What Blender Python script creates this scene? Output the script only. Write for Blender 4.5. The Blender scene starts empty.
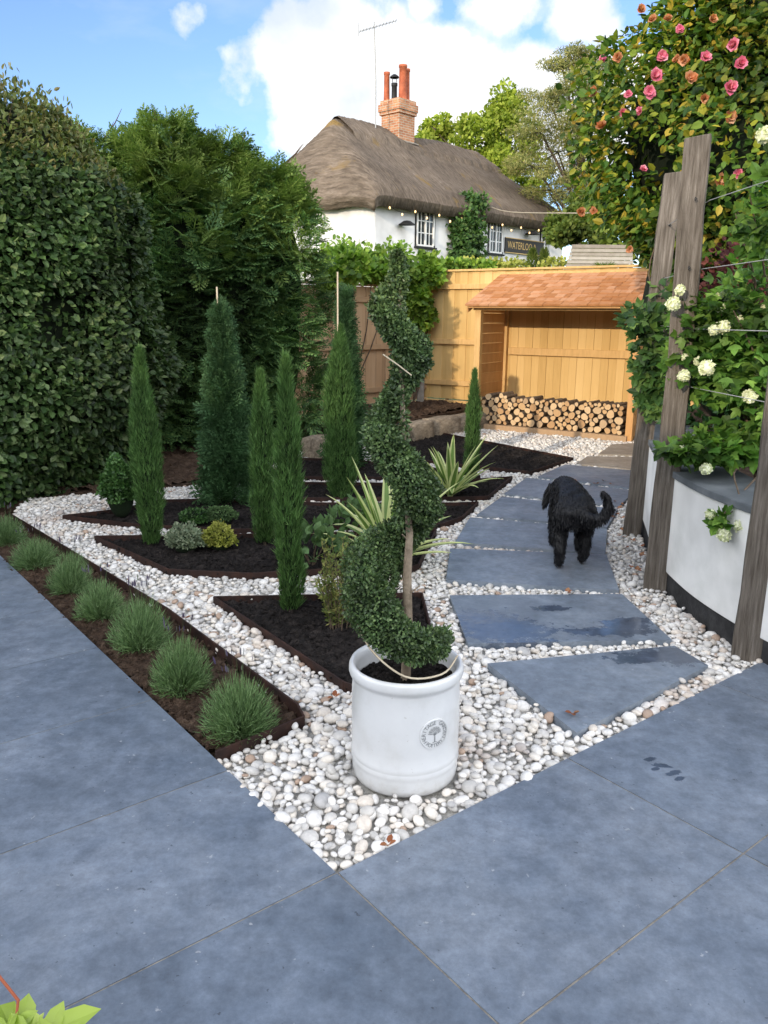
import bpy, bmesh, math, random
import numpy as np
from mathutils import Vector, Matrix
random.seed(7); rng = np.random.default_rng(7)
R = math.radians; PI = math.pi
scene = bpy.context.scene
COL = scene.collection
CAMH = 1.5; FPX = 800.0; PITCH = R(13.8); ROLL = R(0.5)
SUN_AZ = R(-150); SUN_EL = R(14)

# ------------------------------------------------------------------ camera maths (used once, to survey the ground plan)
def ray(x, y):
    u = (x-384)/FPX; v = (512-y)/FPX
    uu = u*math.cos(ROLL)-v*math.sin(ROLL); vv = u*math.sin(ROLL)+v*math.cos(ROLL)
    return Vector((uu, math.cos(PITCH)+vv*math.sin(PITCH), -math.sin(PITCH)+vv*math.cos(PITCH)))
def G(x, y, z=0.0):
    d = ray(x, y); t = (z-CAMH)/d.z
    return (d.x*t, d.y*t)
def atY(x, y, Y):
    d = ray(x, y); t = Y/d.y
    return Vector((d.x*t, Y, CAMH+d.z*t))

# ------------------------------------------------------------------ object helpers
def tag(o, label=None, cat=None, group=None, kind=None):
    if label: o['label'] = label
    if cat: o['category'] = cat
    if group: o['group'] = group
    if kind: o['kind'] = kind
    return o
def empty(name, loc, label, cat, group=None, rz=0):
    o = bpy.data.objects.new(name, None); COL.objects.link(o)
    o.location = loc; o.rotation_euler = (0, 0, rz); o.empty_display_size = .1
    return tag(o, label, cat, group)
def copy_tree(o, parent=None):
    c = o.copy(); COL.objects.link(c); c.parent = parent
    for ch in o.children: copy_tree(ch, c)
    return c
class Soup:
    """collects vertex / face chunks, builds one mesh"""
    def __init__(s): s.v = []; s.f = []; s.n = 0
    def add(s, v, f, mat=0, smooth=False):
        v = np.asarray(v, float).reshape(-1, 3); f = np.asarray(f, int)
        s.v.append(v); s.f.append((f+s.n, mat, smooth)); s.n += len(v); return s
    def build(s, name, mats, parent=None, loc=None, bevel=0, rot=None):
        me = bpy.data.meshes.new(name)
        V = np.concatenate(s.v); me.vertices.add(len(V)); me.vertices.foreach_set('co', V.ravel())
        tot = np.concatenate([np.full(len(f), f.shape[1]) for f, m, k in s.f])
        loops = np.concatenate([f.ravel() for f, m, k in s.f])
        me.loops.add(len(loops)); me.loops.foreach_set('vertex_index', loops)
        me.polygons.add(len(tot)); st = np.concatenate([[0], np.cumsum(tot)[:-1]])
        me.polygons.foreach_set('loop_start', st); me.polygons.foreach_set('loop_total', tot)
        me.polygons.foreach_set('material_index', np.concatenate([np.full(len(f), m) for f, m, k in s.f]))
        me.polygons.foreach_set('use_smooth', np.concatenate([np.full(len(f), k) for f, m, k in s.f]))
        me.update(calc_edges=True); me.validate()
        if not isinstance(mats, (list, tuple)): mats = [mats]
        for m in mats: me.materials.append(m)
        o = bpy.data.objects.new(name, me); COL.objects.link(o); o.parent = parent
        if loc is not None: o.location = loc
        if rot is not None: o.rotation_euler = rot
        if bevel:
            b = o.modifiers.new('bevel', 'BEVEL'); b.width = bevel; b.segments = 2; b.limit_method = 'ANGLE'
        return o
BF = [(0,3,2,1),(4,5,6,7),(0,1,5,4),(1,2,6,5),(2,3,7,6),(3,0,4,7)]
def box(S, c, size, rz=0, mat=0, M=None):
    x, y, z = [a/2 for a in size]
    v = np.array([(-x,-y,-z),(x,-y,-z),(x,y,-z),(-x,y,-z),(-x,-y,z),(x,-y,z),(x,y,z),(-x,y,z)], float)
    if M is not None: v = v @ np.array(M).T
    if rz:
        k, q = math.cos(rz), math.sin(rz); v = v @ np.array([(k,-q,0),(q,k,0),(0,0,1)]).T
    S.add(v+np.array(c, float), BF, mat)
def beam(S, a, b, w, h, mat=0, up=(0,0,1)):
    """box from a to b with section w (sideways) x h (along up)"""
    a = np.array(a, float); b = np.array(b, float); d = b-a; L = np.linalg.norm(d); d /= L
    s = np.cross(d, up); s /= np.linalg.norm(s); u = np.cross(s, d)
    M = np.stack([s, d, u], axis=1)
    box(S, (a+b)/2, (w, L, h), mat=mat, M=M)
def tube(S, pts, rad, n=8, mat=0, cap=True):
    P = np.array(pts, float); m = len(P)
    if np.isscalar(rad): rad = [rad]*m
    T = np.gradient(P, axis=0); T /= np.linalg.norm(T, axis=1)[:, None]+1e-9
    a = np.cross(T[0], (0.13, .21, .97)); 
    if np.linalg.norm(a) < .2: a = np.cross(T[0], (1, 0, 0))
    V = []
    for i in range(m):
        a = a-T[i]*np.dot(a, T[i]); a /= np.linalg.norm(a); b = np.cross(T[i], a)
        for k in range(n):
            t = 2*PI*k/n; V.append(P[i]+rad[i]*(math.cos(t)*a+math.sin(t)*b))
    F = [(i*n+k, i*n+(k+1) % n, (i+1)*n+(k+1) % n, (i+1)*n+k) for i in range(m-1) for k in range(n)]
    S.add(V, F, mat, True)
    if cap:
        S.add(V[:n], [tuple(range(n))[::-1]], mat); S.add(V[-n:], [tuple(range(n))], mat)
def lathe(S, prof, c=(0,0,0), n=48, mat=0, smooth=True):
    V = [(c[0]+r*math.cos(2*PI*k/n), c[1]+r*math.sin(2*PI*k/n), c[2]+z) for r, z in prof for k in range(n)]
    F = [(i*n+k, i*n+(k+1) % n, (i+1)*n+(k+1) % n, (i+1)*n+k) for i in range(len(prof)-1) for k in range(n)]
    S.add(V, F, mat, smooth)
def poly_prism(S, pts, z0, z1, mat=0):
    n = len(pts)
    A = sum(pts[i][0]*pts[(i+1) % n][1]-pts[(i+1) % n][0]*pts[i][1] for i in range(n))
    if A < 0: pts = pts[::-1]
    V = [(x, y, z0) for x, y in pts]+[(x, y, z1) for x, y in pts]
    S.add(V, [tuple(range(n, 2*n))], mat); S.add(V, [tuple(range(n))[::-1]], mat)
    S.add(V, [(i, (i+1) % n, n+(i+1) % n, n+i) for i in range(n)], mat)
def norm(a): return a/(np.linalg.norm(a, axis=-1, keepdims=True)+1e-9)
def instances(S, tv, tf, P, M, mat=0, smooth=False):
    """P (N,3) positions, M (N,3,3) columns = local axes already scaled"""
    tv = np.asarray(tv, float); tf = np.asarray(tf, int)
    V = np.einsum('nij,kj->nki', M, tv)+P[:, None, :]
    F = tf[None]+(np.arange(len(P))*len(tv))[:, None, None]
    S.add(V.reshape(-1, 3), F.reshape(-1, tf.shape[1]), mat, smooth)
def frames(Y, Z):
    """columns x,y,z with y along Y, z close to Z"""
    Y = norm(Y); X = norm(np.cross(Y, Z)); Z = np.cross(X, Y)
    return np.stack([X, Y, Z], axis=2)
LEAF_V = [(0,0,0),(-.26,.3,.06),(-.22,.68,.05),(0,1,-.03),(.22,.68,.05),(.26,.3,.06),(0,.5,-.02)]
LEAF_F = [(0,6,2,1),(6,3,2,2),(0,5,4,6),(6,4,3,3)]
LEAF_F = [(0,6,2,1),(0,5,4,6)]; LEAF_T = [(6,3,2),(6,4,3)]
def leaves(S, P, D, U, size, mat=0, wid=1.0, var=.35):
    n = len(P); s = size*(1-var/2+var*rng.random(n))
    M = frames(D, U)*s[:, None, None]; M[:, :, 0] *= wid
    # one chunk so every leaf is one island
    tv = np.array(LEAF_V); V = (np.einsum('nij,kj->nki', M, tv)+P[:, None, :]).reshape(-1, 3)
    b = (np.arange(n)*7)[:, None, None]
    n0 = S.n; S.v.append(V); S.n += len(V)
    S.f.append(((np.array(LEAF_F)[None]+b).reshape(-1, 4)+n0, mat, False))
    S.f.append(((np.array(LEAF_T)[None]+b).reshape(-1, 3)+n0, mat, False))
def blades(S, P, D, length, w, mat=0, bend=.3, seg=2):
    """thin tapering blades from P along D"""
    n = len(P); D = norm(D); side = norm(np.cross(D, rng.normal(size=(n, 3))))
    L = np.broadcast_to(length, (n,))[:, None]; W = np.broadcast_to(w, (n,))[:, None]
    drop = np.array([0, 0, -1.])
    rows = []
    for i in range(seg+1):
        t = i/seg; c = P+D*L*t+drop*(L*bend*t*t)
        ww = W*(1-t)**.6*.5 if i else W*.35
        rows += [c-side*ww, c+side*ww]
    V = np.stack(rows, 1).reshape(-1, 3); k = 2*(seg+1)
    tf = np.array([(2*i, 2*i+1, 2*i+3, 2*i+2) for i in range(seg)])
    F = (tf[None]+(np.arange(n)*k)[:, None, None]).reshape(-1, 4)
    S.add(V, F, mat, False)
def lump(Dn, seed, amp=.15, f=3.0):
    r = np.random.default_rng(seed); o = 0
    for i in range(6):
        k = r.normal(size=3)*f*(1+.5*i); o = o+np.sin(Dn @ k+r.random()*6)*amp/(1+.6*i)
    return o
def rand_dir(n):
    return norm(rng.normal(size=(n, 3)))
def icosphere(sub):
    bm = bmesh.new(); bmesh.ops.create_icosphere(bm, subdivisions=sub, radius=1)
    v = np.array([p.co[:] for p in bm.verts]); f = np.array([[q.index for q in p.verts] for p in bm.faces]); bm.free()
    return v, f

# ------------------------------------------------------------------ materials
def nodes(name):
    m = bpy.data.materials.new(name); m.use_nodes = True; nt = m.node_tree; nt.nodes.clear()
    out = nt.nodes.new('ShaderNodeOutputMaterial'); b = nt.nodes.new('ShaderNodeBsdfPrincipled')
    nt.links.new(b.outputs[0], out.inputs[0]); return m, nt, b, out
def N(nt, typ, **kw):
    n = nt.nodes.new(typ)
    for k, v in kw.items():
        if k in n.inputs.keys() if isinstance(k, str) else False: n.inputs[k].default_value = v
        else: setattr(n, k, v)
    return n
def coords(nt, stretch=(1,1,1), rot=(0,0,0), loc=(0,0,0), kind='Object'):
    t = nt.nodes.new('ShaderNodeTexCoord'); mp = nt.nodes.new('ShaderNodeMapping')
    mp.inputs['Scale'].default_value = stretch; mp.inputs['Rotation'].default_value = rot; mp.inputs['Location'].default_value = loc
    nt.links.new(t.outputs[kind], mp.inputs[0]); return mp.outputs[0]
def noise(nt, vec, scale, detail=4, rough=.55, dist=0):
    n = nt.nodes.new('ShaderNodeTexNoise'); n.inputs['Scale'].default_value = scale; n.inputs['Detail'].default_value = detail
    n.inputs['Roughness'].default_value = rough; n.inputs['Distortion'].default_value = dist
    nt.links.new(vec, n.inputs['Vector']); return n.outputs['Fac']
def ramp(nt, fac, stops, interp='LINEAR'):
    r = nt.nodes.new('ShaderNodeValToRGB'); r.color_ramp.interpolation = interp; e = r.color_ramp.elements
    while len(e) < len(stops): e.new(.5)
    for el, (p, c) in zip(e, stops):
        el.position = p; el.color = (c, c, c, 1) if not hasattr(c, '__len__') else (*c, 1)
    nt.links.new(fac, r.inputs[0]); return r.outputs['Color']
def math_(nt, op, a, b=None, c=None, clamp=False):
    n = nt.nodes.new('ShaderNodeMath'); n.operation = op; n.use_clamp = clamp
    for i, q in enumerate((a, b, c)):
        if q is None: continue
        if hasattr(q, 'type') and not isinstance(q, (int, float)): nt.links.new(q, n.inputs[i])
        else: n.inputs[i].default_value = q
    return n.outputs[0]
def mix(nt, fac, a, b, mode='MIX'):
    n = nt.nodes.new('ShaderNodeMix'); n.data_type = 'RGBA'; n.blend_type = mode
    for sock, q in ((n.inputs[0], fac), (n.inputs[6], a), (n.inputs[7], b)):
        if hasattr(q, 'links'): nt.links.new(q, sock)
        elif hasattr(q, '__len__'): sock.default_value = (*q, 1)
        else: sock.default_value = q
    return n.outputs[2]
def island(nt):
    return nt.nodes.new('ShaderNodeNewGeometry').outputs['Random Per Island']
def bump(nt, b, h, strength=.3, dist=.01):
    n = nt.nodes.new('ShaderNodeBump'); n.inputs['Strength'].default_value = strength; n.inputs['Distance'].default_value = dist
    nt.links.new(h, n.inputs['Height']); nt.links.new(n.outputs[0], b.inputs['Normal']); return n
def hexc(*c): return tuple(c)
def stuffm(name, cols, scale=8, rough=.8, bmp=.3, bdist=.01, stretch=(1,1,1), isl=.0, detail=6, big=0, spec=.3, rot=(0,0,0)):
    """noise-driven colour over 3-4 stops; isl = how much each separate piece varies"""
    m, nt, b, out = nodes(name); v = coords(nt, stretch, rot)
    f = noise(nt, v, scale, detail, .6)
    if isl:
        i = island(nt); f = math_(nt, 'ADD', math_(nt, 'MULTIPLY', f, 1-isl), math_(nt, 'MULTIPLY', i, isl))
    st = [(.25+.5*k/(len(cols)-1), c) for k, c in enumerate(cols)]
    if isl > .5: st = [(.1+.8*k/(len(cols)-1), c) for k, c in enumerate(cols)]
    c = ramp(nt, f, st)
    if big:
        g = ramp(nt, noise(nt, coords(nt), big, 3), [(.35, .72), (.65, 1.12)]); c = mix(nt, 1.0, c, g, 'MULTIPLY')
    nt.links.new(c, b.inputs['Base Color']); b.inputs['Roughness'].default_value = rough
    b.inputs['Specular IOR Level'].default_value = spec
    if bmp: bump(nt, b, noise(nt, v, scale*3, 6, .65), bmp, bdist)
    return m
def leafm(name, cols, rough=.45, transl=.3, clump=1.5, spec=.4, clumpamt=.5, gain=1.0):
    cols = [tuple(min(.9, q*gain) for q in c) for c in cols]
    m, nt, b, out = nodes(name)
    i = island(nt); c = ramp(nt, i, [(k/(len(cols)-1)*.96+.02, q) for k, q in enumerate(cols)])
    g = ramp(nt, noise(nt, coords(nt), clump, 3), [(.35, 1-clumpamt), (.65, 1+.35*clumpamt)]); c = mix(nt, 1.0, c, g, 'MULTIPLY')
    nt.links.new(c, b.inputs['Base Color']); b.inputs['Roughness'].default_value = rough
    b.inputs['Specular IOR Level'].default_value = spec
    t = nt.nodes.new('ShaderNodeBsdfTranslucent'); mx = nt.nodes.new('ShaderNodeMixShader'); mx.inputs[0].default_value = transl
    tc = mix(nt, 1.0, c, (1.1, 1.25, .55), 'MULTIPLY'); nt.links.new(tc, t.inputs[0])
    nt.links.new(b.outputs[0], mx.inputs[1]); nt.links.new(t.outputs[0], mx.inputs[2]); nt.links.new(mx.outputs[0], out.inputs[0])
    return m
M = {}
M['soil'] = stuffm('dark_soil', [(.010,.009,.009),(.026,.022,.021),(.06,.05,.045)], 26, .95, 1.0, .03, big=2.0, spec=.15)
M['bark_soil'] = stuffm('bark_mulch', [(.03,.02,.014),(.085,.055,.038),(.17,.12,.085)], 22, .95, 1.0, .03, big=2.5, spec=.15)
M['lawn'] = stuffm('lawn', [(.03,.05,.015),(.06,.09,.025),(.1,.12,.04)], 9, .95, .5, .02, big=.3)
M['gravel_bed'] = stuffm('gravel_bed', [(.34,.32,.29),(.54,.52,.48),(.70,.68,.64)], 60, .95, .9, .015)
M['edging'] = stuffm('rusty_edging', [(.012,.007,.006),(.028,.013,.010),(.055,.024,.015)], 14, .7, .25)
M['mortar'] = stuffm('joint_mortar', [(.10,.095,.09),(.26,.235,.20),(.40,.36,.29)], 30, .95, .5)
M['post'] = stuffm('weathered_oak', [(.05,.043,.036),(.135,.115,.095),(.20,.175,.15),(.32,.285,.25)], 5, .92, 1.0, .012, stretch=(16,16,.9), detail=9, big=1.6, spec=.12)
M['pine'] = stuffm('new_pine', [(.45,.285,.10),(.60,.40,.16),(.70,.49,.22)], 5, .75, .25, .003, stretch=(6,6,.6), isl=.55, spec=.25)
M['pineframe'] = stuffm('pine_frame', [(.50,.31,.12),(.62,.40,.17),(.70,.48,.22)], 5, .75, .25, .003, stretch=(5,5,.8), isl=.2, spec=.25)
M['cedar'] = stuffm('orange_cedar', [(.44,.235,.09),(.57,.32,.13),(.66,.39,.17)], 4, .7, .25, .003, stretch=(3,3,1), isl=.4, spec=.25)
M['shingle'] = stuffm('cedar_shingle', [(.30,.12,.045),(.42,.185,.07),(.50,.25,.125),(.58,.32,.175)], 12, .85, .5, .004, isl=.52, spec=.15)
M['oldpine'] = stuffm('older_fence_board', [(.30,.20,.12),(.44,.30,.18),(.55,.40,.26)], 5, .85, .4, .003, stretch=(6,6,.6), isl=.55, spec=.15)
M['concrete'] = stuffm('concrete_post', [(.16,.15,.13),(.25,.23,.2),(.33,.31,.28)], 12, .9, .5)
M['stone'] = stuffm('sandstone', [(.10,.08,.06),(.27,.22,.16),(.46,.39,.30)], 9, .92, .9, .012, isl=.2, big=2)
M['bark'] = stuffm('tree_bark', [(.03,.022,.016),(.08,.06,.045),(.15,.12,.09)], 12, .95, 1, .02, stretch=(2,2,.6))
M['twig'] = stuffm('twig_bark', [(.05,.035,.022),(.11,.08,.055),(.17,.125,.09)], 20, .9, .4)
M['stemtan'] = stuffm('pale_stem', [(.13,.10,.07),(.24,.19,.14),(.34,.28,.21)], 25, .9, .6)
M['cane'] = stuffm('bamboo_cane', [(.34,.28,.19),(.48,.41,.30),(.6,.54,.42)], 8, .6, .1)
M['wire'] = stuffm('steel_wire', [(.25,.26,.26),(.38,.39,.4)], 8, .4, 0)
M['render_white'] = stuffm('white_render', [(.62,.63,.61),(.76,.76,.75),(.83,.83,.82)], 3.5, .85, .25, .004, big=1.2)
M['cottage_white'] = stuffm('limewashed_wall', [(.62,.62,.62),(.73,.73,.73),(.80,.80,.80)], 1.3, .9, .5, .02, big=.7)
M['plinth'] = stuffm('black_plinth', [(.012,.012,.013),(.028,.028,.03),(.05,.05,.052)], 14, .8, .4)
M['slatecap'] = stuffm('slate_coping', [(.075,.085,.095),(.12,.135,.15),(.18,.195,.21)], 6, .6, .35, .004, big=1.5)
M['black_iron'] = stuffm('black_iron', [(.01,.01,.011),(.02,.02,.022)], 10, .55, .1)
M['terracotta'] = stuffm('terracotta', [(.30,.075,.035),(.42,.115,.055),(.50,.165,.085)], 5, .8, .3, big=3)
M['petal_white'] = leafm('cream_petal', [(.62,.66,.42),(.75,.77,.56),(.83,.83,.70)], .7, .25, 8, .2, .15)
M['petal_pink'] = leafm('pink_petal', [(.66,.14,.27),(.80,.26,.40),(.86,.42,.52)], .6, .25, 6, .2, .2)
M['petal_faded'] = leafm('faded_petal', [(.50,.16,.06),(.62,.30,.16),(.66,.40,.26)], .7, .25, 6, .2, .2)
M['petal_fallen'] = leafm('fallen_petal', [(.20,.06,.03),(.30,.11,.05),(.38,.20,.11)], .8, .1, 6, .2, .2)
M['hedge'] = leafm('hedge_leaf', [(.012,.028,.008),(.022,.046,.012),(.035,.068,.018),(.052,.09,.028),(.09,.125,.05)], .5, .2, 1.3, .35, .5, gain=1.7)
M['hedge_top'] = leafm('hedge_shoot', [(.05,.08,.02),(.09,.12,.03),(.15,.13,.045),(.14,.19,.055)], .45, .25, 1.3, .4, .4, gain=1.3)
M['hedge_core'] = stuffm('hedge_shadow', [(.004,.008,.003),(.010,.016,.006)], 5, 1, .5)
M['fir'] = leafm('conifer_spray', [(.018,.042,.016),(.030,.064,.022),(.048,.090,.030),(.080,.125,.038)], .55, .3, .9, .3, .65, gain=2.9)
M['fir_lit'] = leafm('conifer_spray_sunlit', [(.10,.17,.04),(.16,.25,.06),(.24,.33,.09)], .55, .3, .9, .3, .4)  # lighter copy of the spray green; sunlight on the tops painted in
M['cypress'] = leafm('cypress_scale', [(.022,.052,.014),(.037,.084,.022),(.058,.120,.032),(.088,.160,.048)], .6, .2, 9, .25, .35, gain=1.6)
M['cypress_blue'] = leafm('bluish_conifer', [(.020,.050,.020),(.035,.080,.032),(.055,.110,.045)], .6, .2, 7, .25, .4, gain=1.6)
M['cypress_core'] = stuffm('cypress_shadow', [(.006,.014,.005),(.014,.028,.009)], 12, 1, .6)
M['box'] = leafm('box_leaf', [(.018,.050,.012),(.032,.082,.020),(.055,.125,.032),(.085,.165,.05)], .4, .2, 12, .4, .45, gain=1.4)
M['topiary'] = leafm('topiary_leaf', [(.024,.046,.018),(.040,.072,.026),(.060,.100,.036),(.11,.16,.06)], .4, .15, 14, .4, .5, gain=1.6)
M['lavender'] = leafm('lavender_leaf', [(.055,.10,.04),(.085,.145,.06),(.125,.195,.085),(.17,.25,.125)], .6, .25, 10, .2, .3, gain=1.5)
M['lavender_tip'] = leafm('lavender_bud', [(.09,.07,.14),(.14,.12,.17),(.17,.2,.14)], .8, .1, 6, .1, .3)
M['yucca_g'] = leafm('yucca_green', [(.09,.17,.035),(.14,.24,.05),(.17,.28,.07)], .45, .25, 4, .4, .2)
M['yucca_c'] = leafm('yucca_cream', [(.50,.56,.22),(.62,.66,.32),(.68,.70,.40)], .45, .25, 4, .4, .15)
M['sage'] = leafm('sage_leaf', [(.05,.095,.035),(.08,.14,.055),(.12,.19,.08)], .7, .2, 8, .2, .3, gain=1.4)
M['yellowgreen'] = leafm('yellow_leaf', [(.20,.24,.04),(.34,.36,.07),(.45,.45,.12)], .6, .25, 8, .2, .3)
M['greyleaf'] = leafm('grey_leaf', [(.13,.18,.11),(.22,.28,.18),(.34,.38,.26)], .7, .2, 8, .2, .3)
M['heath'] = leafm('wispy_leaf', [(.07,.10,.03),(.14,.17,.05),(.22,.21,.07)], .7, .25, 8, .2, .3, gain=1.3)
M['viburnum'] = leafm('viburnum_leaf', [(.045,.12,.02),(.08,.185,.03),(.125,.25,.045),(.20,.34,.065)], .5, .35, 5, .3, .7)
M['viburnum_dark'] = leafm('dark_climber_leaf', [(.02,.06,.02),(.035,.095,.03),(.06,.14,.045)], .4, .25, 5, .45, .4, gain=1.5)
M['climber_mid'] = leafm('mid_climber_leaf', [(.03,.08,.022),(.055,.125,.03),(.09,.18,.045),(.15,.24,.06)], .5, .3, 5, .3, .5)
M['camellia'] = leafm('camellia_leaf', [(.025,.07,.010),(.045,.105,.014),(.075,.145,.02),(.11,.185,.024),(.16,.23,.028),(.24,.28,.03),(.42,.30,.04)], .5, .3, 1.1, .25, .6)
M['climber'] = leafm('climber_leaf', [(.10,.20,.03),(.20,.34,.045),(.32,.46,.07)], .5, .35, 3, .3, .5)
M['ivy'] = leafm('wall_climber_leaf', [(.025,.065,.018),(.05,.11,.028),(.09,.16,.04)], .5, .2, 2, .3, .5, gain=1.4)
M['maple'] = leafm('bright_tree_leaf', [(.18,.26,.03),(.30,.38,.05),(.42,.48,.08)], .6, .35, .4, .2, .4)
M['midtree'] = leafm('mid_tree_leaf', [(.06,.10,.02),(.11,.16,.03),(.17,.21,.045)], .6, .3, .4, .2, .5, gain=1.2)
M['pine_tree'] = leafm('pine_needle', [(.08,.10,.035),(.14,.155,.055),(.20,.20,.075),(.26,.235,.10)], .7, .25, .5, .15, .5, gain=1.7)
M['purple'] = leafm('purple_leaf', [(.05,.012,.015),(.11,.03,.03),(.18,.06,.05)], .6, .25, 5, .2, .4)
M['lime'] = leafm('lime_leaf', [(.30,.42,.05),(.42,.55,.09),(.5,.6,.14)], .4, .35, 6, .4, .2)
M['fur'] = stuffm('black_fur', [(.003,.003,.004),(.006,.006,.007),(.010,.010,.012)], 30, .55, .6, .008, spec=.35)
M['furtuft'] = stuffm('black_fur_tuft', [(.002,.002,.003),(.005,.005,.007),(.011,.011,.014)], 30, .5, 0, isl=.6, spec=.3)
M['cut'] = None

def mat_slab(name, wet=None, cols=None, joints=.5):
    m, nt, b, out = nodes(name); v = coords(nt)
    cols = cols or [(.088,.112,.148),(.130,.159,.203),(.188,.219,.265)]
    f = noise(nt, v, 3.4, 10, .70, .2); i = island(nt)
    f2 = math_(nt, 'ADD', math_(nt, 'MULTIPLY', f, .80), math_(nt, 'MULTIPLY', i, .20))
    c = ramp(nt, f2, [(.32, cols[0]), (.5, cols[1]), (.7, cols[2])])
    # fine mottling, pale scuffs, dark specks
    sc = ramp(nt, noise(nt, v, 17, 10, .8), [(.36, .76), (.5, 1.0), (.64, 1.26)]); c = mix(nt, 1, c, sc, 'MULTIPLY')
    vein = noise(nt, coords(nt, (1, 3.2, 1), (0, 0, .7)), 1.6, 9, .7, 1.5)
    st_ = ramp(nt, noise(nt, v, 1.3, 5, .6, .6), [(.38, .88), (.55, 1.0), (.64, 1.08)]); c = mix(nt, 1, c, st_, 'MULTIPLY')
    dark = ramp(nt, noise(nt, v, 45, 3, .6), [(.69, 0), (.73, .65)]); c = mix(nt, dark, c, (.03,.035,.045))
    pale = ramp(nt, noise(nt, v, 33, 3, .6), [(.70, 0), (.74, .5)]); c = mix(nt, pale, c, (.42,.43,.44))
    rough = ramp(nt, noise(nt, v, 5, 6, .7), [(.3, .42), (.7, .66)])
    if wet:
        tx = nt.nodes.new('ShaderNodeTexCoord')
        w = None
        for (x, y, rx, ry, rz) in wet:
            mp = nt.nodes.new('ShaderNodeMapping'); mp.vector_type = 'TEXTURE'
            mp.inputs['Location'].default_value = (x, y, 0); mp.inputs['Scale'].default_value = (rx, ry, 1e3); mp.inputs['Rotation'].default_value = (0, 0, rz)
            nt.links.new(tx.outputs['Object'], mp.inputs[0])
            ln_ = nt.nodes.new('ShaderNodeVectorMath'); ln_.operation = 'LENGTH'; nt.links.new(mp.outputs[0], ln_.inputs[0])
            q = math_(nt, 'SUBTRACT', 1.0, ln_.outputs['Value'])
            w = q if w is None else math_(nt, 'MAXIMUM', w, q)
        w = math_(nt, 'ADD', w, math_(nt, 'MULTIPLY', math_(nt, 'SUBTRACT', noise(nt, v, 16, 6, .7), .5), 2.2))
        w = ramp(nt, w, [(.10, 0), (.34, .85), (.6, 1)])
        c = mix(nt, w, c, mix(nt, 1, c, (.42,.45,.52), 'MULTIPLY')); rough = mix(nt, w, rough, (.07,.07,.07))
    nt.links.new(c, b.inputs['Base Color']); nt.links.new(rough, b.inputs['Roughness'])
    b.inputs['Specular IOR Level'].default_value = .45
    h = math_(nt, 'ADD', noise(nt, v, 3, 8, .6), math_(nt, 'MULTIPLY', noise(nt, v, 40, 4, .6), .25))
    bump(nt, b, h, .38, .006)
    return m
def mat_pebble():
    m, nt, b, out = nodes('pebble'); i = island(nt); v = coords(nt)
    c = ramp(nt, i, [(0, (.58,.56,.53)), (.16, (.72,.70,.67)), (.38, (.77,.75,.72)), (.56, (.55,.53,.50)), (.66, (.74,.69,.62)), (.82, (.66,.60,.53)), (.9, (.46,.45,.44)), (.97, (.40,.29,.22))], 'CONSTANT')
    # warmer, browner stones in drifts
    warm = ramp(nt, math_(nt, 'ADD', noise(nt, v, 1.1, 3), math_(nt, 'MULTIPLY', i, .12)), [(.62, 0), (.70, .45)])
    c = mix(nt, warm, c, (.46,.34,.26), 'MIX')
    d = ramp(nt, noise(nt, v, 70, 4, .6), [(.3, .82), (.7, 1.05)]); c = mix(nt, 1, c, d, 'MULTIPLY')
    nt.links.new(c, b.inputs['Base Color']); b.inputs['Roughness'].default_value = .62; b.inputs['Specular IOR Level'].default_value = .35
    return m
def mat_brick():
    m, nt, b, out = nodes('chimney_brick'); v = coords(nt, rot=(R(90), 0, 0))
    t = nt.nodes.new('ShaderNodeTexCoord'); sep = nt.nodes.new('ShaderNodeSeparateXYZ'); nt.links.new(t.outputs['Object'], sep.inputs[0])
    cmb = nt.nodes.new('ShaderNodeCombineXYZ'); nt.links.new(math_(nt, 'ADD', sep.outputs[0], sep.outputs[1]), cmb.inputs[0]); nt.links.new(sep.outputs[2], cmb.inputs[1])
    br = nt.nodes.new('ShaderNodeTexBrick'); nt.links.new(cmb.outputs[0], br.inputs['Vector']); br.inputs['Scale'].default_value = 1
    br.inputs['Brick Width'].default_value = .22; br.inputs['Row Height'].default_value = .075; br.inputs['Mortar Size'].default_value = .01
    br.inputs['Color1'].default_value = (.34,.13,.06,1); br.inputs['Color2'].default_value = (.46,.22,.11,1); br.inputs['Mortar'].default_value = (.42,.36,.28,1)
    c = mix(nt, 1, br.outputs['Color'], ramp(nt, noise(nt, t.outputs['Object'], 3, 5), [(.3, .7), (.7, 1.2)]), 'MULTIPLY')
    nt.links.new(c, b.inputs['Base Color']); b.inputs['Roughness'].default_value = .9
    bump(nt, b, math_(nt, 'SUBTRACT', 1, br.outputs['Fac']), .6, .015); return m
def mat_thatch():
    m, nt, b, out = nodes('thatch'); v = coords(nt, (7, .55, 2.0))
    f = noise(nt, v, 3.0, 8, .7); c = ramp(nt, f, [(.28, (.095,.075,.058)), (.5, (.185,.148,.115)), (.72, (.285,.235,.188))])
    c = mix(nt, 1, c, ramp(nt, noise(nt, coords(nt), .9, 4), [(.3, .72), (.7, 1.15)]), 'MULTIPLY')
    c = mix(nt, 1, c, ramp(nt, noise(nt, coords(nt, (26, 1.1, 1.6)), 1.0, 6, .75), [(.3, .62), (.5, 1.0), (.7, 1.32)]), 'MULTIPLY')
    moss = ramp(nt, noise(nt, coords(nt, (1.6, .45, 1)), 1.0, 5, .6), [(.60, 0), (.69, .7)])
    c = mix(nt, moss, c, (.27,.17,.04))
    nt.links.new(c, b.inputs['Base Color']); b.inputs['Roughness'].default_value = .95; b.inputs['Specular IOR Level'].default_value = .1
    bump(nt, b, math_(nt, 'ADD', f, math_(nt, 'MULTIPLY', noise(nt, coords(nt), 3, 6), .6)), .9, .12); return m
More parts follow.
